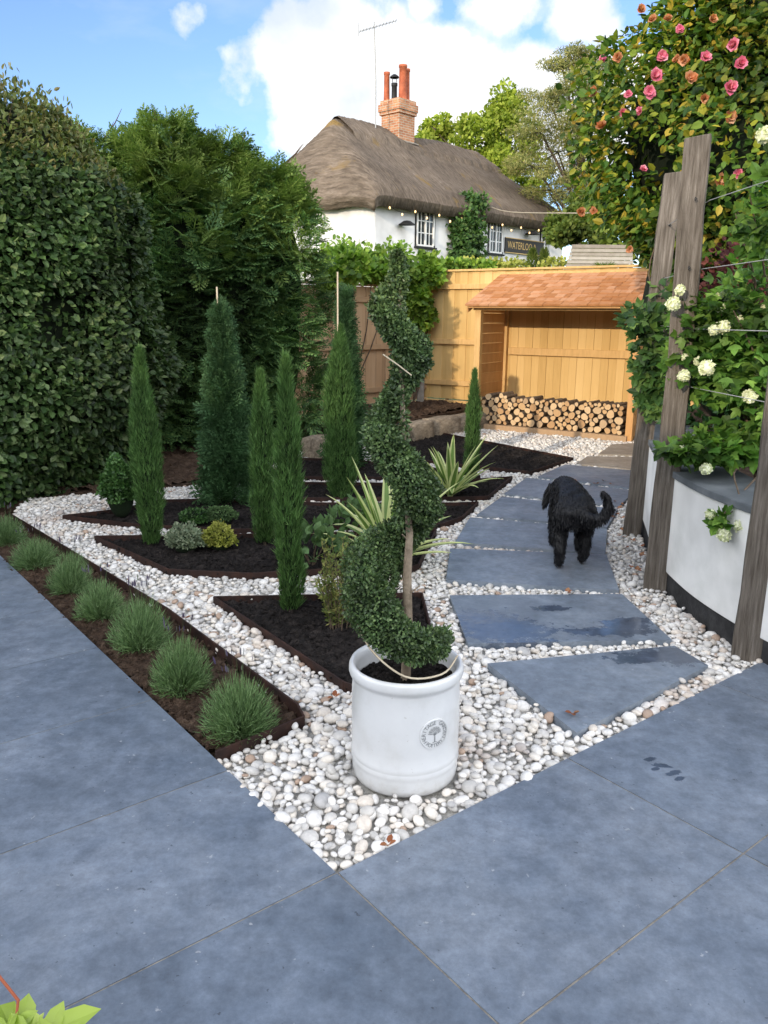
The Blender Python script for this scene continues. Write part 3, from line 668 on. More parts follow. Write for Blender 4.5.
def cypress(name, px, py, topy, wpx, label, mat='cypress', group='slim columnar conifers in the planting beds', seed=0, cane=None, shape='slim', fluff=0):
    x, y = G(px, py); d = y*math.cos(PITCH)+CAMH*math.sin(PITCH)
    top = atY(px, topy, y); h = top.z+.0; w = wpx/FPX*d/2
    root = empty(name, (x, y, 0), label, 'conifer', group)
    S = Soup()
    def rad(t):
        if shape == 'slim': return w*.76*np.clip(np.minimum(.62+t*3.2, 1)*np.minimum(1, (1-t)**.8*2.1), .06, 1)
        return w*.72*np.clip(np.minimum(.70+t*2.6, 1)*(1-t)**1.05*1.45, .03, 1)
    # core
    V = []; nn = 10; m = 14
    for i in range(m):
        t = i/(m-1)
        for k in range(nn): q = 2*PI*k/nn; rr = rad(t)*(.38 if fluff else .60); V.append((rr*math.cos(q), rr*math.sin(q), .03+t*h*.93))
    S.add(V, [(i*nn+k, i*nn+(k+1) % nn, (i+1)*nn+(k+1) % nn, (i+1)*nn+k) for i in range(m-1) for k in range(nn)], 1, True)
    n = int(2600*h*max(w, .05)/.08) if not fluff else int(5200*h*w/.15)
    n = min(int(n*1.25), 14000)
    t = rng.random(n)**.9; a = rng.random(n)*2*PI
    l = 1+lump(np.stack([np.cos(a), np.sin(a), t*h*4], 1), seed, .12+.08*fluff, 2.2)
    rr = rad(t)*l*rng.uniform(.58, 1.12, n)
    out = np.stack([np.cos(a), np.sin(a), np.zeros(n)], 1)
    P = out*rr[:, None]; P[:, 2] = .02+t*h*.95
    up = 1.6 if not fluff else .8
    D = out*rng.uniform(.25, .8, n)[:, None]+np.array((0, 0, up))+rng.normal(size=(n, 3))*.25
    ln = rng.uniform(.025, .06, n)*(1 if not fluff else 1.6)
    if fluff:
        kk = rng.random(n) < .17; m_ = kk.sum(); Dk = out[kk]+rng.normal(size=(m_, 3))*.35+np.array((0, 0, .75)); tv, tf = frond_template(seed, 8)
        instances(S, tv, tf, P[kk]*np.array((.75, .75, 1)), frames(Dk, rand_dir(m_)+out[kk]*.6)*(rng.uniform(.10, .22, m_)*(1.15-.6*t[kk]))[:, None, None], 0)
    for q in range(3 if not fluff else 0): blades(S, P, D+rng.normal(size=(n, 3))*.35, ln, .0075 if not fluff else .008, 0, -.05 if not fluff else .15, 1)
    # leader shoots at the tip
    m = 26; P = np.stack([rng.normal(size=m)*.008, rng.normal(size=m)*.008, h*rng.uniform(.88, .98, m)], 1)
    blades(S, P, np.stack([rng.normal(size=m)*.15, rng.normal(size=m)*.15, np.ones(m)], 1), .06, .006, 0, 0, 1)
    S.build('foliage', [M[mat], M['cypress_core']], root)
    S = Soup(); tube(S, [(0,0,-.03),(0,0,h*.8)], [.014,.004], 6); S.build('trunk', M['bark'], root)
    if cane:
        S = Soup(); c = atY(px-2, cane, y).z; tube(S, [(-.012,-.01,0),(-.02,-.012,c*.5),(-.018,-.01,c)], .007, 6); S.build('cane', M['cane'], root)
    return root
cypress('cypress_tree', 152, 546, 344, 31, 'dark slim cypress nearest the left hedge, in front of the round box bush', seed=1)
cypress('conifer_tree', 228, 505, 301, 43, 'bushy blue green conifer staked with a tall pale cane', 'cypress_blue', seed=2, cane=287, shape='cone', fluff=1)
cypress('cypress_tree', 265, 545, 368, 27, 'lighter slim cypress beside the grey leaved sage', seed=3)
cypress('cypress_tree', 291, 613, 350, 31, 'nearest slim cypress at the front of the bed behind the pot', seed=4)
cypress('cypress_tree', 341, 500, 322, 37, 'broad slim cypress left of the spiral shrub, with a thin cane above it', seed=5, cane=272)
cypress('cypress_tree', 471, 482, 368, 16, 'small narrow cypress standing right of the far yucca', seed=6)
cypress('conifer_tree', 346, 470, 285, 26, 'thin greyish young conifer right behind the broad cypress', 'cypress_blue', seed=8, shape='cone', fluff=1)

# ------------------------------------------------------------------ low shrubs
def mound(name, px, py, wpx, hpx, mat, label, cat='shrub', group=None, leaf=.02, n=2600, style='leaf', wid=1.1, core=True):
    x, y = G(px, py); d = y*math.cos(PITCH)+CAMH*math.sin(PITCH); w = wpx/FPX*d/2; h = hpx/FPX*d*1.02
    root = empty(name, (x, y, 0), label, cat, group); S = Soup()
    Dn = rand_dir(n); Dn[:, 2] = np.abs(Dn[:, 2])*1.0-.18; Dn = norm(Dn); l = 1+lump(Dn, px, .14, 3)
    P = Dn*(rng.uniform(.72, 1, n)*l)[:, None]*np.array((w, w, h*.55)); P[:, 2] += h*.42
    if core:
        tv, tf = icosphere(3); S.add(tv*np.array((w*.72, w*.72, h*.42))+np.array((0, 0, h*.42)), tf, 1, True)
    if style == 'leaf': leaves(S, P, Dn+rng.normal(size=(n, 3))*.6+np.array((0, 0, .3)), Dn+rng.normal(size=(n, 3))*.4, leaf, 0, wid)
    else: blades(S, P*.8, Dn+rng.normal(size=(n, 3))*.25+np.array((0, 0, .5)), leaf, leaf*.12, 0, .1, 2)
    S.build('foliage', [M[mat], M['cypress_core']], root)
    S = Soup()
    for q in range(5): a = q*1.26; tube(S, [(0,0,-.02),(math.cos(a)*w*.35, math.sin(a)*w*.35, h*.45)], [.006,.003], 5)
    S.build('stem', M['twig'], root); return root
mound('box_bush', 122, 518, 37, 62, 'box', 'round clipped glossy green box bush by the foot of the tall hedge', leaf=.028, n=3400)
mound('dwarf_shrub', 196, 526, 30, 18, 'box', 'low dark green mound in the bed with the staked conifer', leaf=.018, n=1200, group='dwarf mounds in the dark beds')
mound('dwarf_shrub', 223, 526, 26, 22, 'sage', 'small light green dome right of the low dark mound', leaf=.016, n=1300, group='dwarf mounds in the dark beds')
mound('dwarf_shrub', 186, 553, 37, 27, 'greyleaf', 'grey green variegated dwarf shrub left of the yellow one', leaf=.020, n=1700, group='dwarf mounds in the dark beds')
mound('dwarf_shrub', 221, 551, 34, 26, 'yellowgreen', 'yellow variegated dwarf shrub beside the grey one', leaf=.020, n=1700, group='dwarf mounds in the dark beds')
mound('leafy_plant', 312, 566, 62, 42, 'sage', 'broad grey green sage plant half hidden by the nearest cypress', 'plant', leaf=.075, n=130, wid=1.3, core=False)
mound('leafy_plant', 352, 540, 60, 40, 'sage', 'leafy green perennial between the far yucca leaves and the cypress', 'plant', leaf=.065, n=150, wid=1.3, core=False)
mound('leafy_plant', 418, 500, 58, 26, 'greyleaf', 'silvery low plant left of the far yucca', 'plant', leaf=.04, n=300, wid=1.2, core=False)
# wispy upright plant by the topiary
x, y = G(340, 628); root = empty('wispy_shrub', (x, y, 0), 'thin upright yellow green shrub tucked left of the spiral topiary', 'shrub'); S = Soup()
for q in range(34):
    a = random.random()*6.28; r0 = random.random()*.06; h = random.uniform(.25, .46); l = random.uniform(.02, .10)
    b0 = np.array((r0*math.cos(a), r0*math.sin(a), 0)); b1 = b0+np.array((l*math.cos(a), l*math.sin(a), h)); tube(S, [b0, (b0+b1)/2+(.01,0,.01), b1], [.003,.002,.001], 4, 1, False)
    m = 46; t = rng.uniform(.1, 1, m); P = b0+(b1-b0)*t[:, None]; leaves(S, P, rand_dir(m)+np.array((0, 0, .8)), rand_dir(m), .026, 0, .7)
S.build('foliage', [M['heath'], M['twig']], root)

# lavenders
LV = [(8,548,40,30,'leftmost, cut by the photo edge'),(36,572,50,36,'second from the left'),(70,598,46,38,'third from the left'),(101,624,52,44,'beside the middle of the left patio slabs'),
      (140,656,64,48,'fifth from the left, right of a smaller one'),(182,698,64,60,'next to last, behind the large nearest one'),(240,742,80,62,'largest and nearest, in the corner of its bed')]
lav_me = []
for vv in range(3):
    S = Soup(); n = 900; Dn = rand_dir(n); Dn[:, 2] = np.abs(Dn[:, 2])*1.1+.18; Dn = norm(Dn)
    P = Dn*rng.uniform(0, .35, n)[:, None]*np.array((1, 1, .4)); L = rng.uniform(.45, .95, n)*(.75+.35*Dn[:, 2])
    blades(S, P, Dn+rng.normal(size=(n, 3))*.14, L*.95, .030, 0, .12, 3)
    n2 = 2600; Dn = rand_dir(n2); Dn[:, 2] = np.abs(Dn[:, 2])+.1; Dn = norm(Dn); P = Dn*rng.uniform(.35, .88, n2)[:, None]*np.array((1, 1, .95))
    blades(S, P, Dn+rng.normal(size=(n2, 3))*.35+np.array((0, 0, .3)), .17, .024, 0, 0, 1)
    lav_me.append((S, vv))
lavp = []
for i, (px, py, wp, hp, lab) in enumerate(LV):
    x, y = G(px, py-hp*.18); d = y*math.cos(PITCH)+CAMH*math.sin(PITCH); w = wp/FPX*d/2; h = hp/FPX*d*1.0
    if i < 3:
        root = empty('lavender_plant', (0,0,0), '', 'lavender'); lav_me[i][0].build('foliage', M['lavender'], root)
        S = Soup(); m = 16; a = rng.random(m)*6.28; Dn = np.stack([np.cos(a)*.35, np.sin(a)*.35, np.ones(m)], 1)
        P = Dn*.5; blades(S, P, Dn, rng.uniform(.55, .8, m), .010, 0, 0, 2); E = P+norm(Dn)*.65
        leaves(S, E, Dn, rand_dir(m), .13, 1, .6); S.build('flower_stalk', [M['lavender'], M['lavender_tip']], root); lavp.append(root)
    else: root = copy_tree(lavp[i % 3])
    root.location = (x, y, -.01); root.scale = (w*1.12, w*1.12, h*1.12); root.rotation_euler = (random.uniform(-.12, .12), random.uniform(-.12, .12), i*1.3); root.scale.z *= (1.0, .85, 1.1, .9, 1.12, .95, 1.0)[i]
    tag(root, 'lavender by the patio, '+lab, 'lavender', 'lavender plants in a row along the patio')

# yuccas
def yucca(px, py, hpx, spread, label, nleaf=34, seed=0, az0=0):
    x, y = G(px, py); d = y*math.cos(PITCH)+CAMH*math.sin(PITCH); L = hpx/FPX*d*1.22
    root = empty('yucca_plant', (x, y, 0), label, 'yucca', 'variegated yuccas'); rr = random.Random(seed)
    for q in range(nleaf):
        a = az0+q*2.399+rr.uniform(-.2, .2); el = R(82-58*(q/nleaf)**.8+rr.uniform(-8, 8)); l = L*rr.uniform(.72, 1.05)*(.85 if q > nleaf*.6 else 1); wd = rr.uniform(.062, .082)
        S = Soup(); m = 8; V = []; sag = rr.uniform(.05, .35)*(1.3 if el < R(45) else .6)
        for i in range(m+1):
            t = i/m; rad = math.cos(el)*l*t; z = math.sin(el)*l*t-sag*l*t**2.6
            ww = wd*(.55+.9*t if t < .4 else (1-t)**.7*1.35)*.5+.0006; c = np.array((rad*math.cos(a), rad*math.sin(a), .03+z)); s = np.array((-math.sin(a), math.cos(a), 0)); up = np.array((-math.sin(el)*math.cos(a), -math.sin(el)*math.sin(a), math.cos(el)))
            for k_, f in enumerate((-1, -.5, .5, 1)): V.append(c+s*ww*f+up*(.35*ww if abs(f) == 1 else 0))
        for k_ in range(3):
            S.add(V, [(i*4+k_, i*4+k_+1, (i+1)*4+k_+1, (i+1)*4+k_) for i in range(m)], 0 if k_ == 1 else 1, True)
        S.build('leaf', [M['yucca_g'], M['yucca_c']], root)
yucca(388, 566, 98, 0, 'large cream striped yucca just behind the spiral topiary', 27, 3, .5)
yucca(450, 500, 62, 0, 'smaller striped yucca further back beside the little cypress', 27, 5, 1.1)

# ------------------------------------------------------------------ hedges
def hedge_left():
    root = empty('leafy_hedge', (-3.3, 6.4, 0), 'tall dense broadleaf hedge with dark glossy leaves at the left edge', 'hedge')
    ox, oy = 3.3, -6.4
    A = np.array((-5.6, 3.2)); B = np.array((-3.35, 5.9)); Cc = np.array((-2.34, 7.2)); Dd = np.array((-2.5, 8.3)); pts = [A, B, Cc, Dd]
    H = 3.22; S = Soup()
    def surf(u, v):   # u along 0..1 , v 0..1 height -> position, normal
        L = [np.linalg.norm(pts[i+1]-pts[i]) for i in range(3)]; tot = sum(L); s = u*tot; P = np.zeros((len(u), 2)); Nn = np.zeros((len(u), 2)); acc = 0
        for i in range(3):
            k = (s >= acc-1e-6) & (s <= acc+L[i]+1e-6); t = (s[k]-acc)/L[i]; P[k] = pts[i]+(pts[i+1]-pts[i])*t[:, None]; d = (pts[i+1]-pts[i])/L[i]; Nn[k] = (d[1], -d[0]); acc += L[i]
        lp = lump(np.stack([s, v*H, np.zeros(len(u))], 1), 11, .13, 1.1)+.04*np.sin(v*9)
        bul = .18*np.sin(np.clip(v, 0, 1)*PI)-.35*np.clip(v-.80, 0, 1)*3.4
        P = P+Nn*(lp+bul)[:, None]
        return np.stack([P[:, 0]+ox, P[:, 1]+oy, v*H*(1+.02*np.sin(s*3)-.06*np.clip(s-4.0, 0, 2))], 1), np.stack([Nn[:, 0], Nn[:, 1], np.zeros(len(u))], 1)
    m1, m2 = 40, 22; uu, vv = np.meshgrid(np.linspace(0, 1, m1), np.linspace(0, .97, m2)); P, Nn = surf(uu.ravel(), vv.ravel()); P = P-Nn*.16
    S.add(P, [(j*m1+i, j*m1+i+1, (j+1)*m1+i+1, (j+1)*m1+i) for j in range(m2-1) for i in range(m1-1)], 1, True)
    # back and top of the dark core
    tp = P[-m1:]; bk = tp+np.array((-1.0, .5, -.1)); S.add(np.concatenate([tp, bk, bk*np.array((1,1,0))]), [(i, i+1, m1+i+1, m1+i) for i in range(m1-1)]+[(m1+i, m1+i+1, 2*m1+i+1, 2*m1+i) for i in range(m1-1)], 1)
    n = 44000; u = .28+.72*rng.random(n); v = rng.random(n); P, Nn = surf(u, v); P = P-Nn*(rng.random(n)**1.5*.22-.03)[:, None]
    hole = lump(P, 21, .5, 2.4) > .72; keep = ~(hole & (rng.random(n) < .75)); P = P[keep]; Nn = Nn[keep]; v = v[keep]; n = len(P)
    D = Nn*.55+rng.normal(size=(n, 3))*.55+np.array((0, 0, -.15)); U = Nn*.8+rng.normal(size=(n, 3))*.4+np.array((0, 0, .5))
    up = v > .80+.08*rng.random(n)
    leaves(S, P[~up], D[~up], U[~up], .062, 0, 1.2, .8); leaves(S, P[up], D[up]+np.array((0, 0, .5)), U[up], .050, 2, .9, .8)
    n = 11000; u = .25+.75*rng.random(n); P, Nn = surf(u, np.full(n, .97)); P = P-Nn*(rng.random(n)*.95)[:, None]; sp = lump(P, 5, .12, 3.5); P[:, 2] += sp+rng.random(n)**2.2*.26-.1
    leaves(S, P, rand_dir(n)*.7+np.array((0, 0, .8)), rand_dir(n), .055, 2, .9)
    for q in range(60):
        u = np.array([.28+.72*random.random()]); P, Nn = surf(u, np.array([.93])); p = P[0]-Nn[0]*random.random()*.6; l = random.uniform(.18, .42); d = np.array((random.gauss(0, .25), random.gauss(0, .25), 1))*l
        tube(S, [p, p+d*.6, p+d], [.005,.003,.0015], 4, 3, False)
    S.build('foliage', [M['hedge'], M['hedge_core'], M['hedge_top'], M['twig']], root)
    for q in range(7):
        S = Soup(); b = pts[1]+(pts[2]-pts[1])*(q/6) + np.array((-.35, .3)); b = b+np.array((ox, oy)); tube(S, [(b[0], b[1], 0), (b[0]+.05, b[1], .8), (b[0], b[1]+.05, 2.0)], [.05,.04,.02], 7)
        S.build('stem', M['twig'], root)
hedge_left()

def conifer_hedge():
    root = empty('conifer_hedge', (-1.7, 9.4, 0), 'tall feathery green conifer hedge behind the planting beds', 'hedge')
    S = Soup(); cols = [(-1.35, -.4, .74, 3.20, 1), (-.68, -.1, .66, 3.42, 2), (-.08, .1, .58, 3.25, 3), (.40, .3, .44, 3.05, 4), (-.9, .9, .9, 3.0, 6)]
    for cx, cy, w, H, sd in cols:
        tv, tf = icosphere(3); l = 1+lump(tv, sd, .1, 2); V = tv*l[:, None]*np.array((w*.68, w*.62, H*.47))+np.array((cx, cy, H*.47)); S.add(V, tf, 1, True)
        n = 1900 if sd != 4 else 1300; z = rng.random(n)**.85; a = rng.uniform(PI*.92, PI*2.12, n)
        prof = np.minimum(1, .82+z*.6)*np.minimum(1, (1-z)**.5*1.7)
        l = 1+lump(np.stack([np.cos(a), np.sin(a), z*4], 1), sd+30, .16, 2)
        rr = w*prof*l*rng.uniform(.68, 1.0, n); out = np.stack([np.cos(a), np.sin(a), np.zeros(n)], 1); P = out*rr[:, None]*np.array((1, .92, 1))+np.array((cx, cy, 0)); P[:, 2] = .05+z*H*.99
        D = out+rng.normal(size=(n, 3))*.40+np.array((0, 0, .28)); U = np.array((0, 0, 1.))+out*.5+rng.normal(size=(n, 3))*.45
        s = rng.uniform(.17, .34, n)
        for k in range(3):
            q = np.arange(n) % 3 == k; tv, tf = frond_template(sd*7+k, 10); Mx = frames(D[q], U[q])*s[q][:, None, None]; hi = P[q][:, 2] > H*.50+H*.5*rng.random(q.sum()); instances(S, tv, tf, P[q][~hi], Mx[~hi], 0); instances(S, tv, tf, P[q][hi], Mx[hi], 2)
        # top sprays, arching
        n = 260; a = rng.random(n)*2*PI; rr = w*.8*rng.random(n)**.6; P = np.stack([cx+np.cos(a)*rr, cy+np.sin(a)*rr, H*.90-.30*(rr/w)+rng.uniform(-.15, .30, n)*(1-rr/w*.6)+.14*np.sin(a*3+sd)], 1)
        D = np.stack([np.cos(a), np.sin(a), np.full(n, 1.0)], 1)*1+rng.normal(size=(n, 3))*.35
        tv, tf = frond_template(sd+50, 10); instances(S, tv, tf, P, frames(D, -np.stack([np.cos(a), np.sin(a), np.full(n, -.6)], 1))*rng.uniform(.2, .36, n)[:, None, None], 2)
    S.build('foliage', [M['fir'], M['hedge_core'], M['fir_lit']], root)
    S = Soup()
    for cx, cy, w, H, sd in cols: tube(S, [(cx, cy, 0), (cx+.03, cy, H*.5), (cx, cy, H*.98)], [.07,.045,.012], 8)
    S.build('trunk', M['bark'], root)
    S = Soup()
    for q in range(46):
        cx, cy, w, H, sd = cols[q % 4]; a = random.random()*6.28; h = random.uniform(.75, 1.0)*H; p = np.array((cx, cy, h)); l = random.uniform(.25, .5)
        tube(S, [p, p+np.array((math.cos(a)*l*.6, math.sin(a)*l*.6, l*.5)), p+np.array((math.cos(a)*l*.8, math.sin(a)*l*.8, l*.75))], [.010,.006,.002], 5)
    S.build('branch', M['twig'], root)
conifer_hedge()

# ------------------------------------------------------------------ fences and log store
FD = np.array((.839, -.545)); FB = np.array((.545, .839))     # along the fence / towards the back
FL = np.array((1.20, 11.05)); FANG = math.atan2(FD[1], FD[0])
def loc(a, b, z): q = FL+FD*a+FB*b; return (q[0], q[1], z)
def fence(name, A, B, top, mat, frame, label, z0=.1, face=(0,-1), cap=True, rails=(.45,.95,1.75), front=-1):
    A = np.array(A); B = np.array(B); L = np.linalg.norm(B-A); d = (B-A)/L; nrm = np.array((d[1], -d[0])) if front < 0 else np.array((-d[1], d[0]))
    root = empty(name, (A[0], A[1], 0), label, 'fence'); S = Soup(); a = 0
    def P(s, o, z): q = d*s+nrm*o; return (q[0], q[1], z)
    i = 0
    while a < L:
        w = random.uniform(.105, .12); o = .004 if i % 2 else .014
        zt = top-.03; beam(S, P(min(a+w/2, L), o, z0), P(min(a+w/2, L), o, zt), w+.006, .014, up=(*nrm, 0)); a += w-.012; i += 1
    S.build('boards', mat, root, bevel=.0015)
    for z in rails:
        S = Soup(); beam(S, P(0, .042, z), P(L, .042, z), .04, .075); S.build('rail', frame, root, bevel=.004)
    S = Soup(); beam(S, P(0, .01, z0-.12), P(L, .01, z0-.12), .04, .20); S.build('gravel_board', frame, root, bevel=.004)
    if cap: S = Soup(); beam(S, P(0, .012, top-.008), P(L, .012, top-.008), .075, .03); S.build('cap_rail', frame, root, bevel=.004)
    return root, P
corner = (.62, 12.80)
fr = FL+FD*6.2+FB*1.06
fence('wooden_fence', corner, fr, 2.17, M['pine'], M['pineframe'], 'new golden pine board fence behind the log store', z0=.25, rails=(.50,1.12,1.93))
fence('wooden_fence', (-3.7, 8.85), corner, 1.93, M['oldpine'], M['oldpine'], 'shaded brown board fence behind the spiral topiary', z0=.22, rails=(.42,1.05,1.72))
S = Soup(); box(S, (0,0,1.0), (.11,.11,2.0)); o = S.build('fence_post', M['concrete'], loc=(corner[0]-.06, corner[1]-.10, 0), bevel=.006); tag(o, 'grey square post where the two fences meet', 'fence post')

store = empty('log_store', (FL[0], FL[1], 0), 'open fronted timber log store with a red cedar shingle roof', 'log store', rz=FANG)
W = 2.22; D = .95
def part(name, fn, mat, bevel=.004): S = Soup(); fn(S); return S.build(name, mat, store, bevel=bevel)
for x_, nm in ((.04, 'pineframe'), (W-.05, 'cedar')):
    part('post', lambda S: box(S, (x_, .045, .82), (.085,.085,1.64)), M[nm])
    part('post', lambda S: box(S, (x_, D-.05, .92), (.08,.08,1.84)), M['pineframe'])
def side(S, x, rev):
    z = .06; k = 0
    while z < 1.60:
        h = .135; box(S, (x+(.003 if k % 2 else 0), D/2, z+h/2), (.022, D-.10, h-.004)); z += h; k += 1
part('side_panel', lambda S: side(S, .028, 0), M['cedar'], .002)
part('side_panel', lambda S: side(S, W-.02, 1), M['cedar'], .002)
def backp(S):
    for k in range(19): box(S, (.06+k*.111, D-.006-(.004 if k % 2 else 0), .88), (.109,.018,1.66))
part('back_panel', backp, M['pine'], .002)
part('back_rail', lambda S: box(S, (W/2, D-.045, 1.02), (W-.2,.045,.10)), M['pineframe'])
part('lintel', lambda S: box(S, (W/2, .02, 1.615), (W+.06,.045,.07)), M['pineframe'])
part('floor', lambda S: box(S, (W/2, D/2-.03, .035), (W-.12,D+.02,.07)), M['oldpine'])
# roof: shingle courses over a sloping deck
y0, z0_, y1, z1 = -.10, 1.625, D+.02, 2.06; sl = math.atan2(z1-z0_, y1-y0); LL = math.hypot(y1-y0, z1-z0_)
def rp(t, off): return (y0+(y1-y0)*t-math.sin(sl)*off, z0_+(z1-z0_)*t+math.cos(sl)*off)
def deck(S):
    c = rp(.5, -.012); Mx = np.array(Matrix.Rotation(sl, 3, 'X')); box(S, (W/2, c[0], c[1]), (W+.14, LL, .02), M=Mx)
part('roof_deck', deck, M['cedar'])
def sh(S):
    Mx = np.array(Matrix.Rotation(sl-.05, 3, 'X')); nrow = 9
    for r_ in range(nrow):
        x_ = -.10-random.random()*.06
        while x_ < W+.10:
            w = random.uniform(.07, .17); xa = max(x_, -.10); xb = min(x_+w, W+.10)
            if xb-xa > .02:
                t = (r_+.62)/nrow+random.uniform(-.006, .006); c = rp(min(t, 1.0), .016+random.uniform(0, .004)); box(S, ((xa+xb)/2, c[0], c[1]), (xb-xa-.004, LL/nrow*1.40, .022), M=Mx)
            x_ += w
part('shingles', sh, M['shingle'], 0)
part('ridge_board', lambda S: box(S, (W/2, D+.03, 2.085), (W+.2,.05,.05)), M['pineframe'])
for x_ in (-.075, W+.075):
    S = Soup(); a_ = rp(0, -.045); b_ = rp(1, -.045); beam(S, (x_, a_[0], a_[1]), (x_, b_[0], b_[1]), .02, .07); S.build('bargeboard', M['cedar'], store, bevel=.003)
def gable(S):   # side infill under the roof slope
    for x_ in (.028, W-.02):
        V = [(x_-.01, .0, 1.60), (x_-.01, D, 1.60), (x_-.01, D, 1.98), (x_+.01, .0, 1.60), (x_+.01, D, 1.60), (x_+.01, D, 1.98)]
        S.add(V, [(0,1,2), (3,5,4)]); S.add(V, [(0,3,4,1), (1,4,5,2), (2,5,3,0)])
part('gable_infill', gable, M['cedar'], 0)

# logs
log_me = []
for v_ in range(7):
    S = Soup(); n = 22; prof = []; rad = .05
    ph = rng.random(3)*6; w_ = [1+.09*math.sin(t*2+ph[0])+.06*math.sin(t*3+ph[1])+.03*math.sin(t*7+ph[2]) for t in np.linspace(0, 2*PI, n, endpoint=False)]
    ring = lambda y, s: [(rad*s*w_[k]*math.cos(2*PI*k/n), y, rad*s*w_[k]*math.sin(2*PI*k/n)) for k in range(n)]
    V = ring(-.17, .97)+ring(-.16, 1.0)+ring(0, 1.01)+ring(.17, .98)
    S.add(V, [(i*n+k, (i+1)*n+k, (i+1)*n+(k+1) % n, i*n+(k+1) % n) for i in range(3) for k in range(n)], 0, True)
    S.add(ring(-.1702, .93), [tuple(range(n))], 1); S.add(ring(-.17, .97)+ring(-.1702, .93), [(k, (k+1) % n, n+(k+1) % n, n+k) for k in range(n)], 0); S.add(ring(.17, .98), [tuple(range(n))[::-1]], 1)
    log_me.append(S)
M['logbark'] = stuffm('log_bark', [(.07,.05,.035),(.16,.12,.085),(.26,.2,.15)], 25, .95, .8)
discs = []; xx = .12
def settle():
    # drop discs one by one into the lowest place (front view packing)
    for it in range(240):
        r_ = random.choice([.022, .027, .031, .036, .041, .048, .055]); best = None
        for tr in range(60):
            x_ = random.uniform(.11+r_, W-.13-r_); z = .072+r_
            for (X, Z, q) in discs:
                dx = x_-X
                if abs(dx) < r_+q: z = max(z, Z+math.sqrt((r_+q)**2-dx*dx))
            if best is None or z < best[1]: best = (x_, z)
        lim = .50 if best[0] < .9 else .46
        if best[1]+r_ < lim: discs.append((best[0], best[1], r_))
settle(); print('logs', len(discs)); logs = []
for i, (x_, z, r_) in enumerate(discs):
    if i < 7: o = log_me[i].build('firewood_log', [M['logbark'], M['cut']]); logs.append(o)
    else: o = logs[i % 7].copy(); COL.objects.link(o)
    yy = .20+random.uniform(-.03, .03); p = loc(x_, yy, z); s = r_/.05*.97
    o.location = p; o.rotation_euler = (0, random.random()*6.28, FANG+random.uniform(-.04, .04)); o.scale = (s, 1.0, s)
    tag(o, 'short round firewood log with a pale sawn end stacked in the log store', 'log', 'firewood logs stacked in the store')

# sandstone edging of the raised soil
SB = [((482,428),(452,433),'sandstone kerb block nearest the log store'), ((451,433),(424,437),'sandstone kerb block right behind the spiral topiary'), ((423,438),(400,443),'sandstone kerb block just left of the bare triangular bed'),
      ((398,444),(370,449),'sandstone kerb block hidden partly by the spiral topiary'), ((325,456),(303,460),'small sandstone kerb block between the cypresses')]
for a, b, lab in SB:
    A = np.array(G(*a)); B = np.array(G(*b)); mid = (A+B)/2; L = np.linalg.norm(B-A); ang = math.atan2(*(B-A)[::-1])
    bm = bmesh.new(); bmesh.ops.create_cube(bm, size=1); bmesh.ops.subdivide_edges(bm, edges=bm.edges[:], cuts=5, use_grid_fill=True)
    for v in bm.verts:
        c = v.co; k = Vector((math.sin(c.y*9+a[0])+math.sin(c.z*7), math.sin(c.x*8+a[1]), math.sin(c.x*7+c.y*5+a[0])))*.035
        e = sum(abs(q) > .48 for q in c); v.co = c*(1-.03*max(0, e-1))+k*.8
    me = bpy.data.meshes.new('stone_block'); bm.to_mesh(me); bm.free(); me.materials.append(M['stone'])
    for p_ in me.polygons: p_.use_smooth = True
    o = bpy.data.objects.new('stone_block', me); COL.objects.link(o); o.location = (mid[0]+.05, mid[1]+.1, .10); o.scale = (L*.99, .24, .24); o.rotation_euler = (0, 0, ang)
    tag(o, lab, 'stone block', 'sandstone blocks edging the raised soil')

# ------------------------------------------------------------------ curved white wall, posts, wires
CW = cpath([(x, y, 0) for x, y in WALL], 60)[:, :2]; TN = norm(np.gradient(CW, axis=0)); NR = np.stack([TN[:, 1], -TN[:, 0]], 1)  # NR: towards path side?
if NR[20, 0] > 0: NR = -NR
wall = empty('curved_wall', (1.7, 4.3, 0), 'low curved white rendered wall with slate coping beside the path', 'wall')
def band(o0, o1, z0, z1, mat, name, bev=.004):
    S = Soup(); a = CW+NR*o0-np.array((1.7, 4.3)); b = CW+NR*o1-np.array((1.7, 4.3)); n = len(a); V = []
    for q, z in ((a, z0), (a, z1), (b, z1), (b, z0)): V += [(x, y, z) for x, y in q]
    F = [(r_*n+i, r_*n+i+1, ((r_+1) % 4)*n+i+1, ((r_+1) % 4)*n+i) for r_ in range(4) for i in range(n-1)]+[(0, n, 2*n, 3*n), (n-1, 4*n-1, 3*n-1, 2*n-1)]
    S.add(V, F, 0); o = S.build(name, mat, wall, bevel=bev); return o
band(0, -.22, .12, .655, M['render_white'], 'rendered_face'); band(-.012, -.21, -.08, .12, M['plinth'], 'plinth'); band(.012, -.36, .655, .69, M['slatecap'], 'coping')
S = Soup(); a = CW-NR*.34; b = [(5.5, 2.0), (6, 9.5), (2.7, 8.3)]; poly_prism(S, [tuple(q) for q in a]+b, -.05, .60)
tag(S.build('raised_border', M['bark_soil']), kind='structure')
POSTS = [((1.765,5.50), 2.40, .08, .12, .25, 'furthest weathered oak post at the end of the white wall'), ((1.56,4.33), 2.38, .08, .125, .42, 'tallest grey oak post in the middle of the white wall'), ((1.655,3.37), 2.62, .08, .125, .40, 'nearest rough oak post at the right edge of the path')]
